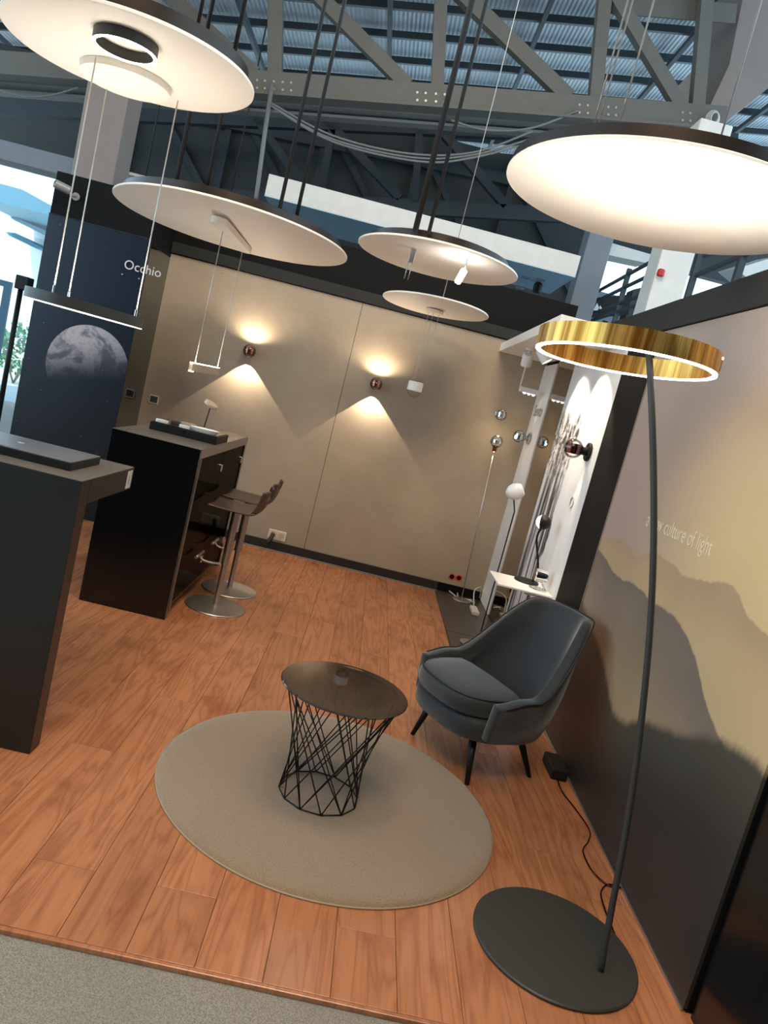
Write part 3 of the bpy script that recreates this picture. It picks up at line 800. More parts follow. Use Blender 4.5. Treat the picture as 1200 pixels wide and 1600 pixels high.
for lab, px_ in (('copper ball lamp on the concrete wall left of the panel seam', (392, 549)), ('copper ball lamp on the concrete wall right of the panel seam', (588, 600))):
    c = ony(*px_, WB); c.y = WB
    o, g = ball_lamp('ball_wall_lamp', lab, c, (0, -1, 0), .075, .058, 'copper', 'copper', .04)
    lamp('wall_beam_down', 'SPOT', (g.x, WB-.062, g.z-.062), 36, WARM, rot=(0, 0, 0), spot_size=math.radians(90), spot_blend=.06, shadow_soft_size=.004)
    lamp('wall_beam_up', 'SPOT', (g.x, WB-.10, g.z+.058), 14, WARM, rot=(math.pi, 0, 0), spot_size=math.radians(166), spot_blend=.7, shadow_soft_size=.01)
# display lamps on the bay
c = onx(921, 707, XR); c.x = XR
o, g = ball_lamp('ball_wall_lamp', 'large brown copper ball lamp with black plate on the white board', c, (-1, 0, 0), .108, .064, 'brown_metal', 'black_matt', .06)
lamp('board_beam_down', 'SPOT', (XR-.03, g.y, g.z-.08), 5, WARM, rot=(0, math.radians(4), 0), spot_size=math.radians(46), spot_blend=.3, shadow_soft_size=.004)
lamp('board_beam_up', 'SPOT', (XR-.03, g.y, g.z+.08), 5, WARM, rot=(math.pi, math.radians(4), 0), spot_size=math.radians(40), spot_blend=.3, shadow_soft_size=.004)
c = onx(827, 686, XR); c = Vector((XR-.007, 6.72, c.z))
o, g = ball_lamp('ball_wall_lamp', 'clear ball lamp with steel plate on the narrow white board by the corner', c, (-1, 0, 0), .1, .055, 'chrome', 'steel', .05)
lamp('board_beam_down', 'SPOT', (XR-.04, c.y, g.z-.07), .9, WARM, rot=(0, math.radians(6), 0), spot_size=math.radians(44), spot_blend=.3, shadow_soft_size=.004)
lamp('board_beam_up', 'SPOT', (XR-.04, c.y, g.z+.07), .9, WARM, rot=(math.pi, math.radians(6), 0), spot_size=math.radians(40), spot_blend=.3, shadow_soft_size=.004)
c = ony(781, 648, WB); c.y = WB
ball_lamp('ball_wall_lamp', 'chrome ball lamp low in the corner of the concrete wall', c, (0, -1, 0), .085, .05, 'chrome', 'chrome', .048)

# ================================================================== DISPLAY BAY
o = thing('display_canopy', 'white box canopy with spotlights over the display bay', 'canopy', (1.14, 5.9, 2.287))
obj('box', B(.918, XR-.002, 4.63, WB-.001, 2.287, 2.36, bev=.003), 'white_board', o)
def spot_head(label, loc, aim, energy=0, size=40):
    loc = Vector(loc); aim = Vector(aim); d = (aim-loc).normalized()
    s = thing('spot_head', label, 'spotlight', (loc.x, loc.y, 2.286), 'white spots of the display canopy')
    obj('mount', cyl(bmesh.new(), (loc.x, loc.y, 2.272), .035, .0145, seg=24), 'white_board', s)
    obj('joint', tube(bmesh.new(), [(loc.x, loc.y, 2.273), loc-d*.02], .009, 10), 'white_board', s)
    obj('barrel', lathe(bmesh.new(), [(0, -.05), (.04, -.05), (.043, -.045), (.043, .05), (.036, .05), (.034, .03), (0, .03)], loc, d, 32), 'white_board', s)
    obj('lens', cyl(bmesh.new(), loc+d*.031, .033, .004, d, 24), 'lens_lit', s)
    if energy: lamp('spot_beam', 'SPOT', loc+d*.06, energy, WARM, target=aim, spot_size=math.radians(size), spot_blend=.35, shadow_soft_size=.02)
spot_head('white barrel spot under the canopy aimed at the tree picture', (1.06, 5.55, 2.20), (XR, 5.45, 1.82), 34, 84)
spot_head('white barrel spot under the canopy aimed at the plain white board', (1.08, 5.05, 2.20), (XR, 4.95, 1.82), 34, 84)
spot_head('white barrel spot under the canopy nearest the concrete wall', (1.05, 6.15, 2.20), (1.2, 6.9, .9), 0)
# small adjustable white lamp hanging from the canopy by the wall
a = onz(826, 556, 2.286); e = ony(813, 605, a.y)
o = thing('hanging_reading_lamp', 'small white rod lamp with flat rectangular head hanging from the canopy', 'lamp', a)
obj('rosette', cyl(bmesh.new(), (a.x, a.y, 2.276), .045, .01, seg=32), 'white_board', o)
obj('rod', tube(bmesh.new(), [(a.x, a.y, 2.277), (a.x, a.y, e.z)], .007, 10), 'white_board', o)
hd = obj('head', B(a.x+.0, a.x+.165, a.y-.04, a.y+.04, e.z-.035, e.z+.01, bev=.006), 'white_board', o)
for k in range(3): obj('lens', ball(bmesh.new(), (a.x+.05+k*.04, a.y, e.z-.032), .016, 16, a0=-90, a1=0, n=5), 'lens_lit', hd)
# sockets
def outlet(label, centre, mat, holes):
    c = Vector(centre); o = thing('wall_socket', label, 'socket', (c.x, WB, c.z))
    obj('cover_plate', B(c.x-.04*len(holes)-.004, c.x+.04*len(holes)+.004, WB-.012, WB-.0005, c.z-.044, c.z+.044, bev=.003), mat[0], o)
    for h in holes: obj('socket_well', lathe(bmesh.new(), [(.030, .0), (.030, .004), (.023, .004), (.021, .001), (0, .001)], (c.x+h, WB-.012, c.z), (0, -1, 0), 28), mat[1], o)
outlet('white double socket low on the concrete wall behind the stools', ony(433, 836, WB), ('socket_white', 'sample_beige'), (-.036, .036))
one('black_plug', tube(bmesh.new(), [ony(427, 834, WB)+Vector((0, -.013, 0)), ony(424, 838, WB)+Vector((0, -.06, -.02)), ony(419, 843, WB)+Vector((0, -.08, -.035))], [.018, .02, .013], 12), 'cable_black', 'black plug sticking out of the white double socket', 'plug')
for i, px_ in enumerate(((706, 901), (717, 903))):
    c = ony(*px_, WB); o = thing('wall_socket', ['left one of the two round orange sockets near the corner', 'right one of the two round orange sockets near the corner'][i], 'socket', (c.x, WB, c.z), 'round orange sockets')
    obj('cover_ring', lathe(bmesh.new(), [(.034, .0005), (.034, .006), (.026, .008), (.024, .004), (0, .004)], (c.x, WB, c.z), (0, -1, 0), 28), 'socket_orange', o)
    obj('socket_well', lathe(bmesh.new(), [(.022, .0), (.022, .005), (0, .005)], (c.x, WB, c.z), (0, -1, 0), 24), 'brown_metal', o)
c = ony(241, 624, WB)
o = thing('wall_thermostat', 'square thermostat with dark screen on the concrete wall by the grey return', 'thermostat', (c.x, WB, c.z))
obj('housing', B(c.x-.043, c.x+.043, WB-.014, WB-.0005, c.z-.04, c.z+.04, bev=.004), 'socket_white', o)
obj('screen', B(c.x-.033, c.x+.033, WB-.016, WB-.0142, c.z-.029, c.z+.029), 'dark_sheet', o)
# lettering on the narrow board, oval slot on the wide one
obj('lettering', text_bm('Sento', .15, frame((XR-.0085, 6.86, 1.80), (0, -1, 0), (0, 0, 1)), .001, 1.0), 'text_dark', narrow_board, label='pale word Sento')
c = onx(894, 785, XR)
bm = bmesh.new(); pts = []
for k in range(33):
    a = 2*math.pi*k/32; pts.append(Vector((XR-.003, c.y+.035*math.cos(a), c.z+.036*math.sin(a))))
tube(bm, pts, .0025, 6, False)
one('oval_mark', bm, 'text_dark', 'thin oval outline mark below the brown ball lamp', 'mark')
# glass shelf plate with lamps
zs_ = .658
o = thing('display_shelf', 'white shelf plate standing out from the white board behind the armchair', 'shelf', (1.18, 4.88, zs_-.02))
obj('plate', B(1.003, XR-.001, 4.69, 5.075, zs_-.012, zs_, bev=.002), 'white_board', o)
for y_ in (4.78, 4.98): obj('bracket', B(1.2, XR-.001, y_-.01, y_+.01, zs_-.04, zs_-.0125), 'white_board', o)
bq = onz(822, 909, zs_)
o = thing('ball_table_lamp', 'black ball table lamp with curved arm on the white shelf', 'lamp', (bq.x, bq.y, zs_))
obj('base', cyl(bmesh.new(), (bq.x, bq.y, zs_+.0005), .085, .012, seg=40, bev=.003), 'black_matt', o)
hb = ony(849, 816, bq.y)
obj('arm', tube(bmesh.new(), spline([(bq.x+.045, bq.y, zs_+.01), (bq.x+.05, bq.y, zs_+.12), (hb.x-.012, bq.y, hb.z-.12), (hb.x, bq.y, hb.z-.035)], 8), .0075, 10), 'black_matt', o)
hd = obj('head', ball(bmesh.new(), hb, .05, 28, axis=(.9, -.42, .12), a0=-18, a1=90), 'black_matt', o)
obj('lens', ball(bmesh.new(), hb, .048, 28, axis=(.9, -.42, .12), a0=-90, a1=-19, n=8), 'lens_lit', hd)
cq = onz(840, 921, zs_)
o = thing('cylinder_table_lamp', 'chrome cylinder table lamp with ring foot on the white shelf', 'lamp', (cq.x, cq.y, zs_))
obj('foot', lathe(bmesh.new(), [(.062, 0), (.062, .006), (.05, .009), (.046, .006), (.046, 0)], (cq.x, cq.y, zs_+.0006), (0, 0, 1), 36, True), 'chrome', o)
obj('stem', tube(bmesh.new(), [(cq.x+.05, cq.y, zs_+.006), (cq.x+.03, cq.y, zs_+.03), (cq.x+.01, cq.y, zs_+.05)], .006, 8), 'chrome', o)
hd = obj('head', cyl(bmesh.new(), (cq.x-.045, cq.y, zs_+.095), .042, .085, (1, 0, .05), 36, .004), 'chrome', o)
# floor lamps in the bay
def thin_floor_lamp(label, base, head, hk):
    o = thing('thin_floor_lamp', label, 'floor lamp', base, 'thin floor lamps of the display bay')
    b_ = Vector(base); h_ = Vector(head)
    obj('base', cyl(bmesh.new(), b_+Vector((0, 0, .0005)), .085, .014, seg=40, bev=.003), 'steel', o)
    return o
bq = onz(735, 1007, .012)
hq = ony(806, 768, bq.y)
o = thin_floor_lamp('thin floor lamp with a white cone head leaning before the narrow board', bq, hq, 'cone')
sq = onz(748, 999, .012)
obj('stem', tube(bmesh.new(), [(sq.x, sq.y, .02), (sq.x, sq.y, hq.z-.16), (hq.x-.004, hq.y, hq.z-.045)], .005, 8), 'dark_metal', o)
ax = Vector((.75, -.2, .45)).normalized()
hd = obj('head', lathe(bmesh.new(), [(0, -.075), (.02, -.072), (.05, -.045), (.062, -.01), (.055, .03), (.04, .055), (.032, .05), (.03, .02), (0, .02)], hq, ax, 32), 'white_board', o)
obj('opening', cyl(bmesh.new(), hq+ax*.021, .029, .003, ax, 24), 'dark_metal', hd)
bq = onz(716, 931, .0); bq = Vector((bq.x, 6.72, .012)); hq = ony(776, 690, 6.72)
o = thin_floor_lamp('thin floor lamp with a chrome and glass ball head by the orange sockets', bq, hq, 'ball')
obj('stem', tube(bmesh.new(), [(bq.x, bq.y, .02), (hq.x, hq.y, hq.z-.09)], .0045, 8), 'steel', o)
obj('socket', lathe(bmesh.new(), [(.006, -.1), (.018, -.09), (.022, -.05), (.03, -.045), (.03, -.035), (0, -.035)], hq, (0, 0, 1), 24), 'copper', o)
hd = obj('head', lathe(bmesh.new(), [(.042, -.02), (.046, -.015), (.046, .015), (.042, .02), (.03, .012), (.03, -.012)], hq, (0, 0, 1), 32, True), 'chrome', o)
obj('globe', ball(bmesh.new(), hq, .056, 28), 'clear_glass', o)
lamp('bay_glow', 'POINT', (hq.x, hq.y, hq.z+.075), .9, (1, .78, .5), shadow_soft_size=.02)
lamp('bay_glow', 'POINT', (hq.x, hq.y, hq.z-.13), .5, (1, .78, .5), shadow_soft_size=.02)
# cables and power strip on the tiles
one('power_strip', B(1.2, 1.26, 6.3, 6.52, .0125, .045, bev=.006), 'socket_white', 'white power strip on the dark tiles below the narrow board', 'power strip')
cb = thing('cable_bundle', 'tangle of white cables running over the dark tiles to the power strip', 'cable', onz(715, 930, .012))
for pts in ([(690, 915), (705, 926), (716, 934), (730, 937), (742, 942)], [(697, 917), (712, 922), (715, 932), (708, 934), (722, 935), (738, 938)]):
    obj('cable', tube(bmesh.new(), spline([onz(*p, .02) for p in pts], 8), .006, 6), 'cable_white', cb)
cable('white_cable', [Vector((1.23, 6.5, .05)), Vector((1.22, 6.6, .16)), Vector((1.30, 6.75, .17)), Vector((1.33, 6.85, .05))], .006, 'cable_white', 'white cable standing up in a loop behind the power strip')

# ================================================================== MOON PANEL ITEMS
q = ony(193, 418, 6.37); q2 = ony(246, 428, 6.37)
sg = thing('glass_sign', 'clear glass sign plate reading Occhio at the edge of the moon panel', 'sign', (q.x, 6.37, q.z))
obj('glass_plate', B(q.x-.03, q2.x+.03, 6.366, 6.370, q.z-.07, q.z+.11), 'acrylic', sg)
obj('letters', text_bm('Occhio', .105, frame((q.x, 6.3645, q.z-.005), (1, 0, 0), (0, 0, 1)), .001, 1.0), 'text_grey', sg)
for x_ in (q.x+.0, q.x+.14):
    obj('standoff', cyl(bmesh.new(), (x_, 6.3845, q.z-.055), .006, .02, (0, -1, 0), 12), 'steel', sg)
c = ony(97, 292, 6.25); w_ = ony(118, 307, 6.385)
o = thing('security_camera', 'grey cylindrical security camera on the black band above the moon panel', 'camera', (w_.x, 6.398, w_.z))
ax = Vector((-.75, -.55, .12)).normalized()
obj('housing', lathe(bmesh.new(), [(0, -.06), (.03, -.06), (.034, -.055), (.034, .055), (.029, .06), (.027, .045), (0, .045)], c, ax, 28), 'camera_grey', o)
obj('lens', cyl(bmesh.new(), c+ax*.046, .024, .004, ax, 20), 'black_gloss', o)
obj('arm', tube(bmesh.new(), [c-ax*.045, c-ax*.06+Vector((.01, .01, -.03)), (w_.x, 6.39, w_.z)], .009, 10), 'camera_grey', o)
obj('foot', cyl(bmesh.new(), (w_.x, 6.3995, w_.z), .032, .016, (0, -1, 0), 24, .003), 'camera_grey', o)

# ================================================================== COUNTERS
ZC = 1.065
o = thing('display_table', 'dark grey slab table at the left edge with a flat box on top', 'table', (-1.5, 2.95, 0))
obj('front_panel', B(-2.35, -.966, 2.668, 2.752, .0, ZC-.003, bev=.002), 'counter_front', o)
obj('top_slab', B(-2.35, -.966, 2.753, 3.24, ZC-.0955, ZC-.003, bev=.002), 'counter_front', o)
obj('top_surface', B(-2.349, -.967, 2.669, 3.239, ZC-.0028, ZC, bev=.001), 'counter_top', o)
obj('end_panel', B(-2.35, -2.27, 2.76, 3.24, 0, ZC-.096, bev=.002), 'counter_front', o)
a = onx(200, 747, -.9615)
lb = one('price_label', B(-.9658, -.9645, 3.165, 3.222, ZC-.088, ZC-.012), 'label_white', 'small white label stuck on the end of the slab table', 'label')
OFF[lb.name] = Matrix.Translation(lb.location).inverted()
obj('print_mark', B(-.9644, -.9641, 3.19, 3.196, ZC-.07, ZC-.035), 'dark_sheet', lb)
fb = thing('flat_box', 'flat black box with grey lid on the slab table', 'box', (-1.33, 2.94, ZC))
obj('tray', B(-1.60, -1.062, 2.79, 3.085, ZC+.0005, ZC+.03, bev=.002), 'black_matt', fb)
lid = obj('lid', B(-1.598, -1.064, 2.792, 3.083, ZC+.0302, ZC+.036, bev=.002), 'lid_grey', fb)
obj('lid_mark', B(-1.335, -1.31, 2.93, 2.945, ZC+.0361, ZC+.0365), 'label_white', lid)

XB0, XB1, YB0, YB1 = -1.49, -.962, 4.425, 6.0
bar = thing('bar_counter', 'glossy black bar counter with brown-grey top and glazed side', 'bar counter', ((XB0+XB1)/2, 5.2, 0))
obj('top', B(XB0, XB1+.002, YB0+.022, YB1, 1.004, ZC-.003, bev=.001), 'counter_top', bar)
obj('top_sheet', B(XB0, XB1+.002, YB0-.002, YB1, ZC-.0028, ZC, bev=.0008), 'counter_top', bar)
obj('front_panel', B(XB0, XB1, YB0, YB0+.021, .0, ZC-.003, bev=.001), 'black_gloss', bar)
obj('front_core', B(XB0, XB1-.001, YB0+.0215, YB0+.06, .0, 1.003), 'black_gloss', bar)
obj('rear_panel', B(XB0, XB1, YB1-.06, YB1, .0, 1.003, bev=.002), 'black_gloss', bar)
obj('inner_panel', B(XB0, XB0+.03, YB0+.061, YB1-.061, .0, 1.003), 'black_gloss', bar)
obj('bottom_shelf', B(XB0+.031, XB1-.03, YB0+.061, YB1-.061, .03, .07), 'black_gloss', bar)
for zz in (.36, .68): obj('shelf', B(XB0+.031, XB1-.05, YB0+.061, YB1-.061, zz, zz+.02), 'black_gloss', bar)
obj('edge_profile', B(XB1-.004, XB1+.004, YB0+.061, YB0+.07, .05, 1.0), 'steel', bar)
for ya, yb in ((YB0+.075, 5.2), (5.21, YB1-.065)):
    dr = obj('glass_door', B(XB1-.014, XB1-.006, ya, yb, .08, .995), 'smoked_glass', bar)
    for zz in (.2, .86): obj('hinge', B(XB1-.02, XB1+.004, yb-.05, yb-.008, zz, zz+.05, bev=.003), 'chrome', dr)
# samples behind the glass
for i in range(7):
    zz = (.07, .38, .70)[i % 3]; yy = 4.66+i*.19
    s = thing('glass_lamp_sample', ['small glass ball sample low inside the bar counter, nearest the front', 'small glass ball sample mid-height inside the bar counter, near the front', 'small glass ball sample high inside the bar counter, near the front',
               'small glass ball sample low in the middle of the bar counter', 'small glass ball sample mid-height in the middle of the bar counter', 'small glass ball sample high in the rear half of the bar counter', 'small glass ball sample low at the rear of the bar counter'][i], 'lamp sample', (-1.12, yy, zz+.0), 'lamp samples in the bar counter')
    obj('foot', cyl(bmesh.new(), (-1.12, yy, zz+.001), .035, .02, seg=20, bev=.003), 'chrome', s)
    obj('globe', ball(bmesh.new(), (-1.12, yy, zz+.075), .05, 20), 'clear_glass', s)
    obj('core', cyl(bmesh.new(), (-1.12, yy, zz+.055), .03, .04, seg=20, bev=.004), 'chrome', s)
mb = one('magazine_box', B(-1.16, -1.0, 4.73, 4.95, .071, .15, bev=.003), 'carton', 'pale carton lying low behind the glass of the bar counter', 'box')
# sample tray on the bar
ty0, ty1, tx0, tx1 = 4.845, 5.2, -1.41, -.945+.0
t = thing('sample_tray', 'black sample tray lying across the bar counter', 'tray', (-1.18, 5.02, ZC))
obj('case', B(-1.405, -.967, ty0, ty1, ZC+.0005, ZC+.05, bev=.002), 'black_matt', t)
obj('insert', B(-1.395, -.977, ty0+.01, ty1-.01, ZC+.0502, ZC+.054), 'black_gloss', t)
obj('tab', B(-1.19, -1.175, ty0-.003, ty0-.0002, ZC+.02, ZC+.04), 'black_gloss', t)
zt = ZC+.0545
def puddle(bm, cx, cy, lx, ly, z0, z1, n=32, p=2.6):
    pts = []
    for k in range(n):
        a = 2*math.pi*k/n; c_, s_ = math.cos(a), math.sin(a)
        pts.append((cx+lx*abs(c_)**(2/p)*(1 if c_ > 0 else -1), cy+ly*abs(s_)**(2/p)*(1 if s_ > 0 else -1), z0))
    return prism(bm, pts, (0, 0, z1-z0))
def dish(bm, c, a, b_, h):
    rings = []
    for s, z in ((.0, .0), (.85, .0), (1.0, h), (.94, h), (.82, .006), (0, .006)):
        rings.append([bm.verts.new((c[0]+max(s, .001)*a*math.cos(2*math.pi*k/40), c[1]+max(s, .001)*b_*math.sin(2*math.pi*k/40), c[2]+z)) for k in range(40)])
    for r0, r1 in zip(rings, rings[1:]):
        for k in range(40):
            f = bm.faces.new((r0[k], r0[(k+1) % 40], r1[(k+1) % 40], r1[k])); f.smooth = True
    bmesh.ops.recalc_face_normals(bm, faces=bm.faces); return bm
one('oval_dish', dish(bmesh.new(), (-1.08, 4.95, zt), .095, .06, .022), 'white_board', 'white oval dish on the right end of the sample tray', 'dish')
one('white_sample', puddle(bmesh.new(), -1.20, 4.90, .033, .024, zt, zt+.016), 'white_board', 'small rounded white sample left of the oval dish', 'lamp sample', 'finish samples on the tray')
one('white_sample', puddle(bmesh.new(), -1.355, 4.93, .04, .03, zt, zt+.014), 'white_board', 'flat white sample at the left end of the sample tray', 'lamp sample', 'finish samples on the tray')
one('bronze_sample', puddle(bmesh.new(), -1.30, 5.02, .032, .03, zt, zt+.018), 'stool_wood', 'bronze rounded sample in the middle of the sample tray', 'lamp sample', 'finish samples on the tray')
one('bronze_sample', puddle(bmesh.new(), -1.22, 5.08, .05, .035, zt, zt+.02), 'sample_beige', 'beige rounded sample at the rear of the sample tray', 'lamp sample', 'finish samples on the tray')
hq = ony(330, 632, 5.16); sb = Vector((-1.105, 5.16, zt))
o = thing('swivel_sample_lamp', 'little beige tilted disc on a thin dark stem rising from the sample tray', 'lamp', (sb.x-.03, sb.y, zt))
sb = ony(320, 661, 5.16)
obj('foot', cyl(bmesh.new(), (sb.x, 5.16, zt), .02, .006, seg=20), 'dark_metal', o)
obj('stem', tube(bmesh.new(), [(sb.x, 5.16, zt), hq], .004, 8), 'dark_metal', o)
ax = Vector((.42, -.1, .9)).normalized()
hd = obj('head', cyl(bmesh.new(), hq-ax*.014, .048, .026, ax, 36, .004), 'sample_beige', o)
obj('tilt_lever', tube(bmesh.new(), [hq+Vector((.04, 0, -.02)), hq+Vector((.062, 0, -.035))], .003, 6), 'sample_beige', hd)

# ================================================================== BAR STOOLS
def make_stool(label, loc):
    o = thing('bar_stool', label, 'bar stool', loc, 'bar stools at the bar counter', local=True)
    obj('base_plate', lathe(bmesh.new(), [(0, 0), (.2, 0), (.203, .003), (.2, .008), (.06, .016), (.03, .02), (0, .02)], (0, 0, .0005), (0, 0, 1), 56), 'steel', o)
    obj('lower_pole', cyl(bmesh.new(), (0, 0, .018), .018, .30, seg=24), 'steel', o)
    obj('upper_pole', cyl(bmesh.new(), (0, 0, .30), .027, .375, seg=24, bev=.003), 'steel', o)
    # plywood L-shaped seat: profile along x (front at -x towards the bar), shallow dish across y
    prof = [(-.16, .690), (-.10, .686), (0, .684), (.09, .684), (.13, .690), (.158, .71), (.175, .745), (.19, .80), (.203, .86)]
    prof = [(p.x, p.z) for p in spline([(a_, 0, b_) for a_, b_ in prof], 4)]
    bm = bmesh.new(); grid = []
    ny = 10
    for i, (px_, pz_) in enumerate(prof):
        w = .185 if px_ < .15 else .18
        row = []
        for j in range(ny+1):
            v = -1+2*j/ny
            up_ = .012*v*v if px_ < .15 else 0
            fwd = -.03*v*v if px_ > .15 else 0
            row.append(bm.verts.new((px_+fwd, v*w, pz_+up_)))
        grid.append(row)
    for i in range(len(prof)-1):
        for j in range(ny):
            if i >= len(prof)-5 and 3 <= j <= 6: continue          # cut-out handle at the top of the back
            bm.faces.new((grid[i][j], grid[i][j+1], grid[i+1][j+1], grid[i+1][j])).smooth = True
    bmesh.ops.recalc_face_normals(bm, faces=bm.faces)
    st = obj('seat', bm, 'stool_wood', o)
    md = st.modifiers.new('thickness', 'SOLIDIFY'); md.thickness = .012; md.offset = 0
    obj('seat_mount', B(-.07, .07, -.06, .06, .668, .680, bev=.003), 'dark_metal', o)
    fr = obj('footrest_arm', tube(bmesh.new(), spline([(-.02, 0, .30), (-.09, 0, .29), (-.15, 0, .295), (-.175, 0, .32)], 6), .009, 8), 'steel', o)
    obj('footrest_bar', tube(bmesh.new(), [(-.175, -.10, .325), (-.175, .10, .325)], .011, 10), 'steel', fr)
    return o
s1 = make_stool('nearer bar stool with dark seat and round steel foot', (-.755, 4.905, 0))
s2 = dup(s1, (-.755, 5.37, 0), 'farther bar stool with dark seat, partly behind the nearer one')

# ================================================================== RUG
RUGC = (.171, 2.901); RUGR = .693
rg = thing('round_rug', 'round taupe rug under the wire side table', 'rug', (*RUGC, 0))
bm = bmesh.new(); seg = 160; rings = []
for r, z in ((.0, .017), (.3, .017), (.5, .017), (.62, .0175), (.672, .017), (.686, .013), (RUGR, .006), (RUGR-.002, .0005)):
    if r == 0: rings.append([bm.verts.new((RUGC[0], RUGC[1], z))]); continue
    rings.append([bm.verts.new((RUGC[0]+(r+(random.uniform(-.0015, .0015) if r > .65 else 0))*math.cos(2*math.pi*k/seg), RUGC[1]+(r+(random.uniform(-.0015, .0015) if r > .65 else 0))*math.sin(2*math.pi*k/seg), z)) for k in range(seg)])
for a, d in zip(rings, rings[1:]):
    for k in range(seg):
        j = (k+1) % seg
        f = bm.faces.new((a[0], d[k], d[j])) if len(a) == 1 else bm.faces.new((a[k], d[k], d[j], a[j]))
        f.smooth = True
bmesh.ops.recalc_face_normals(bm, faces=bm.faces)
obj('pile', bm, 'rug_pile', rg)
obj('border', lathe(bmesh.new(), [(RUGR-.004, .0004), (RUGR+.003, .0004), (RUGR+.004, .005), (RUGR, .008)], (*RUGC, 0), (0, 0, 1), 160), 'carton', rg)

# ================================================================== WIRE SIDE TABLE
TX, TY = .131, 2.838; zt0, ztop = .021, .475
tb = thing('side_table', 'round side table with dark glass top on a twisted wire base', 'side table', (TX, TY, .0175), local=True)
def L(z): return z-.0175
ra, rbt, nW = .163, .232, 12
a0 = .15
bm = bmesh.new()
pts = [Vector((ra*math.cos(a0+2*math.pi*k/nW), ra*math.sin(a0+2*math.pi*k/nW), L(zt0))) for k in range(nW)]
for k in range(nW): tube(bm, [pts[k], pts[(k+1) % nW]], .0028, 6)
obj('base_ring', bm, 'dark_metal', tb)
obj('top_ring', ringband(bmesh.new(), (0, 0, 0), rbt+.004, rbt-.004, L(ztop-.012), L(ztop-.006), seg=64), 'dark_metal', tb)
rods = []
for sgn in (1, -1):
    for tw in (72, 92):
        a = math.radians(tw)*sgn
        p = Vector((ra*math.cos(a0), ra*math.sin(a0), L(zt0))); qq = Vector((rbt*math.cos(a0+a), rbt*math.sin(a0+a), L(ztop-.01)))
        o = obj('rod', tube(bmesh.new(), [p, qq], .0026, 6), 'dark_metal', tb)
        for k in range(1, nW):
            if tw == 92 and k % 2: continue
            c_ = o.copy(); COL.objects.link(c_); c_.parent = tb; c_.rotation_euler = (0, 0, 2*math.pi*k/nW)
obj('glass_top', lathe(bmesh.new(), [(0, 0), (.252, 0), (.256, .003), (.256, .006), (.253, .009), (0, .009)], (0, 0, L(ztop-.0055)), (0, 0, 1), 96), 'table_glass', tb)

# ================================================================== ARMCHAIR
CF = Vector((-.857, -.515, 0)); CS = Vector((.515, -.857, 0))
CC = Vector((.848, 3.552, 0))
ch = thing('armchair', 'dark petrol velvet armchair with tall curved back and black tapered legs', 'armchair', CC, rotz=math.atan2(CF.y, CF.x), local=True)
# local x = forward, local y = left of the sitter (screen: away from camera)
def sstep(t): t = max(0, min(1, t)); return t*t*(3-2*t)
def shell_pt(u, v):
    """u in -1..1 around the back from arm front to arm front, v 0 bottom .. 1 top"""
    th = u*math.radians(128)                      # 0 = straight back
    d = abs(math.degrees(th))
    k = 1 - sstep((d-36)/52)                      # 1 along the back, 0 along the arms
    f_ = sstep((d-96)/30)                         # arm fronts
    topz = .445 + .36*k - .03*f_
    botz = .235
    rx, ry = .27, .285
    if d <= 90: bx, by = -rx*math.cos(th), ry*math.sin(th)
    else:
        t_ = (d-90)/38; bx, by = .21*t_, math.copysign(ry*(1-.04*t_*t_), th)
    lean = .17*sstep(1-(d-20)/75)
    tx_, ty_ = bx - lean, by*(1.07 - .04*k)
    w = v**1.15
    bul = .03*math.sin(math.pi*min(1, v*1.25))*(1-.3*k)*(1-f_)
    nx, ny = (-math.cos(th), math.sin(th)) if d <= 90 else (0, math.copysign(1, th))
    return Vector((bx+(tx_-bx)*w+nx*bul*.7, by+(ty_-by)*w+ny*bul, botz+(topz-botz)*v))
NU, NV = 56, 14
bm = bmesh.new()
G = [[bm.verts.new(shell_pt(-1+2*i/NU, j/NV)) for j in range(NV+1)] for i in range(NU+1)]
for i in range(NU):
    for j in range(NV): bm.faces.new((G[i][j], G[i+1][j], G[i+1][j+1], G[i][j+1])).smooth = True
bmesh.ops.recalc_face_normals(bm, faces=bm.faces)
sh = obj('back_shell', bm, 'velvet', ch)
md = sh.modifiers.new('padding', 'SOLIDIFY'); md.thickness = .055; md.offset = 0
md = sh.modifiers.new('smooth', 'SUBSURF'); md.levels = 2; md.render_levels = 2
def pipe_pt(u):
    th = u*math.radians(128); p_ = shell_pt(u, 1.0)
    n_ = Vector((-math.cos(th), math.sin(th), 0)) if abs(th) < math.pi/2 else Vector((0, math.copysign(1, th), 0))
    return p_ + n_*.029 + Vector((0, 0, -.006))
obj('piping', tube(bmesh.new(), [pipe_pt(-.94+1.88*i/NU) for i in range(NU+1)], .004, 6), 'cable_black', sh)
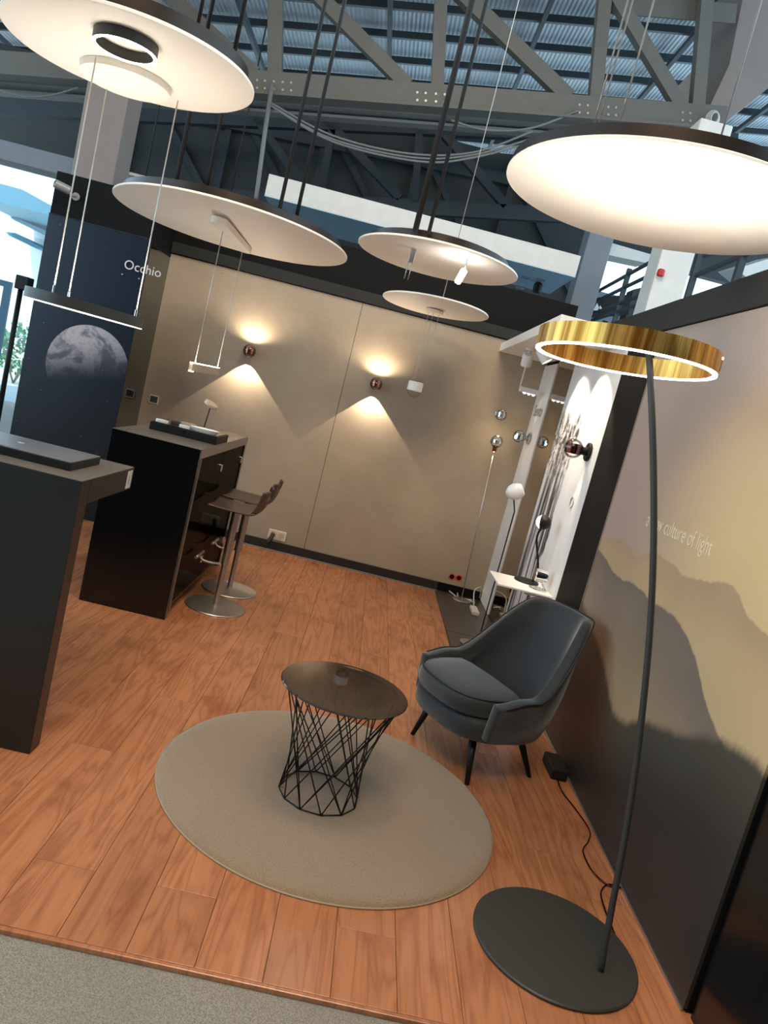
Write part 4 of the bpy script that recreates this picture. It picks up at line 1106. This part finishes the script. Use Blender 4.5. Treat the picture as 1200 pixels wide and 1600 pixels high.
def dshape(bm, z0, z1, xf, xb, w, rf, n=64, top=.012):
    """D-shaped pad: rounded front, straight sides; stacked rings for soft edges"""
    def ringpts(s, z):
        out = []
        for k in range(n):
            a = 2*math.pi*k/n; c_, s_ = math.cos(a), math.sin(a)
            p = 3.6 if c_ < 0 else 2.9
            hx = (xf if c_ > 0 else -xb)
            x_ = hx*abs(c_)**(2/p); y_ = w*abs(s_)**(2/p)*(1 if s_ > 0 else -1)
            out.append(Vector((x_*s, y_*s, z)))
        return out
    prof = [(.02, z0), (.86, z0), (.955, z0+.008), (.99, z0+.025), (1, (z0+z1)/2), (.99, z1-.022), (.965, z1-.007), (.93, z1), (.6, z1+top), (.02, z1+top*1.3)]
    R = [[bm.verts.new(p) for p in ringpts(s, z)] for s, z in prof]
    for r0, r1 in zip(R, R[1:]):
        for k in range(n): bm.faces.new((r0[k], r0[(k+1) % n], r1[(k+1) % n], r1[k])).smooth = True
    bm.faces.new(R[0][::-1]); bm.faces.new(R[-1])
    bmesh.ops.recalc_face_normals(bm, faces=bm.faces)
    return bm, [p for p in ringpts(.962, z1-.003)]
bm, _ = dshape(bmesh.new(), .205, .315, .315, -.27, .292, .1)
obj('seat_base', bm, 'velvet', ch)
bm, pp = dshape(bmesh.new(), .318, .415, .345, -.235, .268, .1)
cu = obj('seat_cushion', bm, 'velvet', ch)
obj('piping', tube(bmesh.new(), pp+[pp[0]], .0045, 6, False), 'cable_black', cu)
for (xa, ya), (xf_, yf_) in (((.17, .17), (.20, .245)), ((.17, -.17), (.20, -.225)), ((-.13, .15), (-.215, .225)), ((-.13, -.15), (-.205, -.225))):
    obj('leg', tube(bmesh.new(), [(xf_, yf_, .0005), (xa, ya, .215)], [.011, .02], 14), 'black_matt', ch)

# ================================================================== GOLDEN RING FLOOR LAMP
o = thing('ring_floor_lamp', 'tall floor lamp with golden light ring, arched black pole and round base', 'floor lamp', (.989, 2.263, 0))
obj('base', lathe(bmesh.new(), [(0, .0005), (.27, .0005), (.276, .004), (.276, .009), (.272, .013), (0, .013)], (.989, 2.263, 0), (0, 0, 1), 96), 'lamp_black', o)
pole = [(1.123, 2.176, .012), (1.1015, 2.19, .222), (1.0795, 2.205, .455), (1.0595, 2.219, .63), (1.032, 2.237, .828), (1.0, 2.258, 1.027), (.967, 2.28, 1.203), (.929, 2.305, 1.378), (.887, 2.333, 1.55), (.841, 2.363, 1.722), (.798, 2.392, 1.874), (.765, 2.414, 1.985)]
obj('pole', tube(bmesh.new(), spline(pole, 5), .0105, 16), 'lamp_black', o)
RC = Vector((.764, 2.60, 1.925)); RN = Vector((-.048, .034, 1)).normalized(); RR = .300
rg_ = obj('ring_body', channel(RC, RR, RR-.016, .003, .068, .056, RN, .002), 'gold_brushed', o)
obj('light_strip', ringband(bmesh.new(), RC, RR-.0005, RR-.0155, -.002, .0028, RN, 128), 'strip_warm', rg_)
obj('light_strip', ringband(bmesh.new(), RC, RR-.0025, RR-.0135, .0562, .0585, RN, 128), 'strip_up', rg_)
pt = Vector(pole[-1])
side = (Vector((pt.x, pt.y, 0))-Vector((RC.x, RC.y, 0))).normalized()
obj('bracket', beam(bmesh.new(), pt, Vector((RC.x, RC.y, pt.z))+side*(RR-.015), .014, .014), 'lamp_black', o)
kq = ony(1123, 571, 2.62)
kd = Vector((kq.x-RC.x, kq.y-RC.y, 0)).normalized()
ke = Vector((RC.x, RC.y, kq.z))+kd*(RR+.022)
kn = obj('control_knob', cyl(bmesh.new(), ke-Vector((0, 0, .022)), .014, .042, seg=20, bev=.002), 'gold_brushed', o)
obj('knob_light', cyl(bmesh.new(), ke+Vector((0, 0, .0202)), .0125, .008, seg=16), 'strip_soft', kn)
obj('knob_stem', beam(bmesh.new(), Vector((RC.x, RC.y, ke.z))+kd*(RR-.001), ke-kd*.0135, .008, .01), 'lamp_black', kn)
# power brick and cord along the wall
one('power_brick', B(1.262, 1.345, 3.50, 3.70, .0005, .055, bev=.006), 'black_matt', 'black power brick on the floor at the mural wall behind the armchair', 'adapter')
obj('power_cord', tube(bmesh.new(), spline([Vector((1.31, 3.50, .02))]+[onz(*p, .006) for p in ((869, 1200), (876, 1232), (900, 1265), (921, 1297), (919, 1315), (911, 1330), (925, 1360), (950, 1383), (972, 1387), (950, 1382), (939, 1395), (945, 1420), (955, 1445), (965, 1473))], 8), .0032, 6), 'brown_metal', o, label='thin dark cord winding along the wall')
# lettering on the mural
c0 = onx(1010, 822, XR); c1 = onx(1112, 868, XR)
tm = text_bm('a new culture of light', .1, frame((XR-.0015, c0.y+.01, 1.335), (0, -1, 0), (0, 0, 1)), .0008, .83)
obj('lettering', tm, 'text_mural', mural, label='pale words a new culture of light')
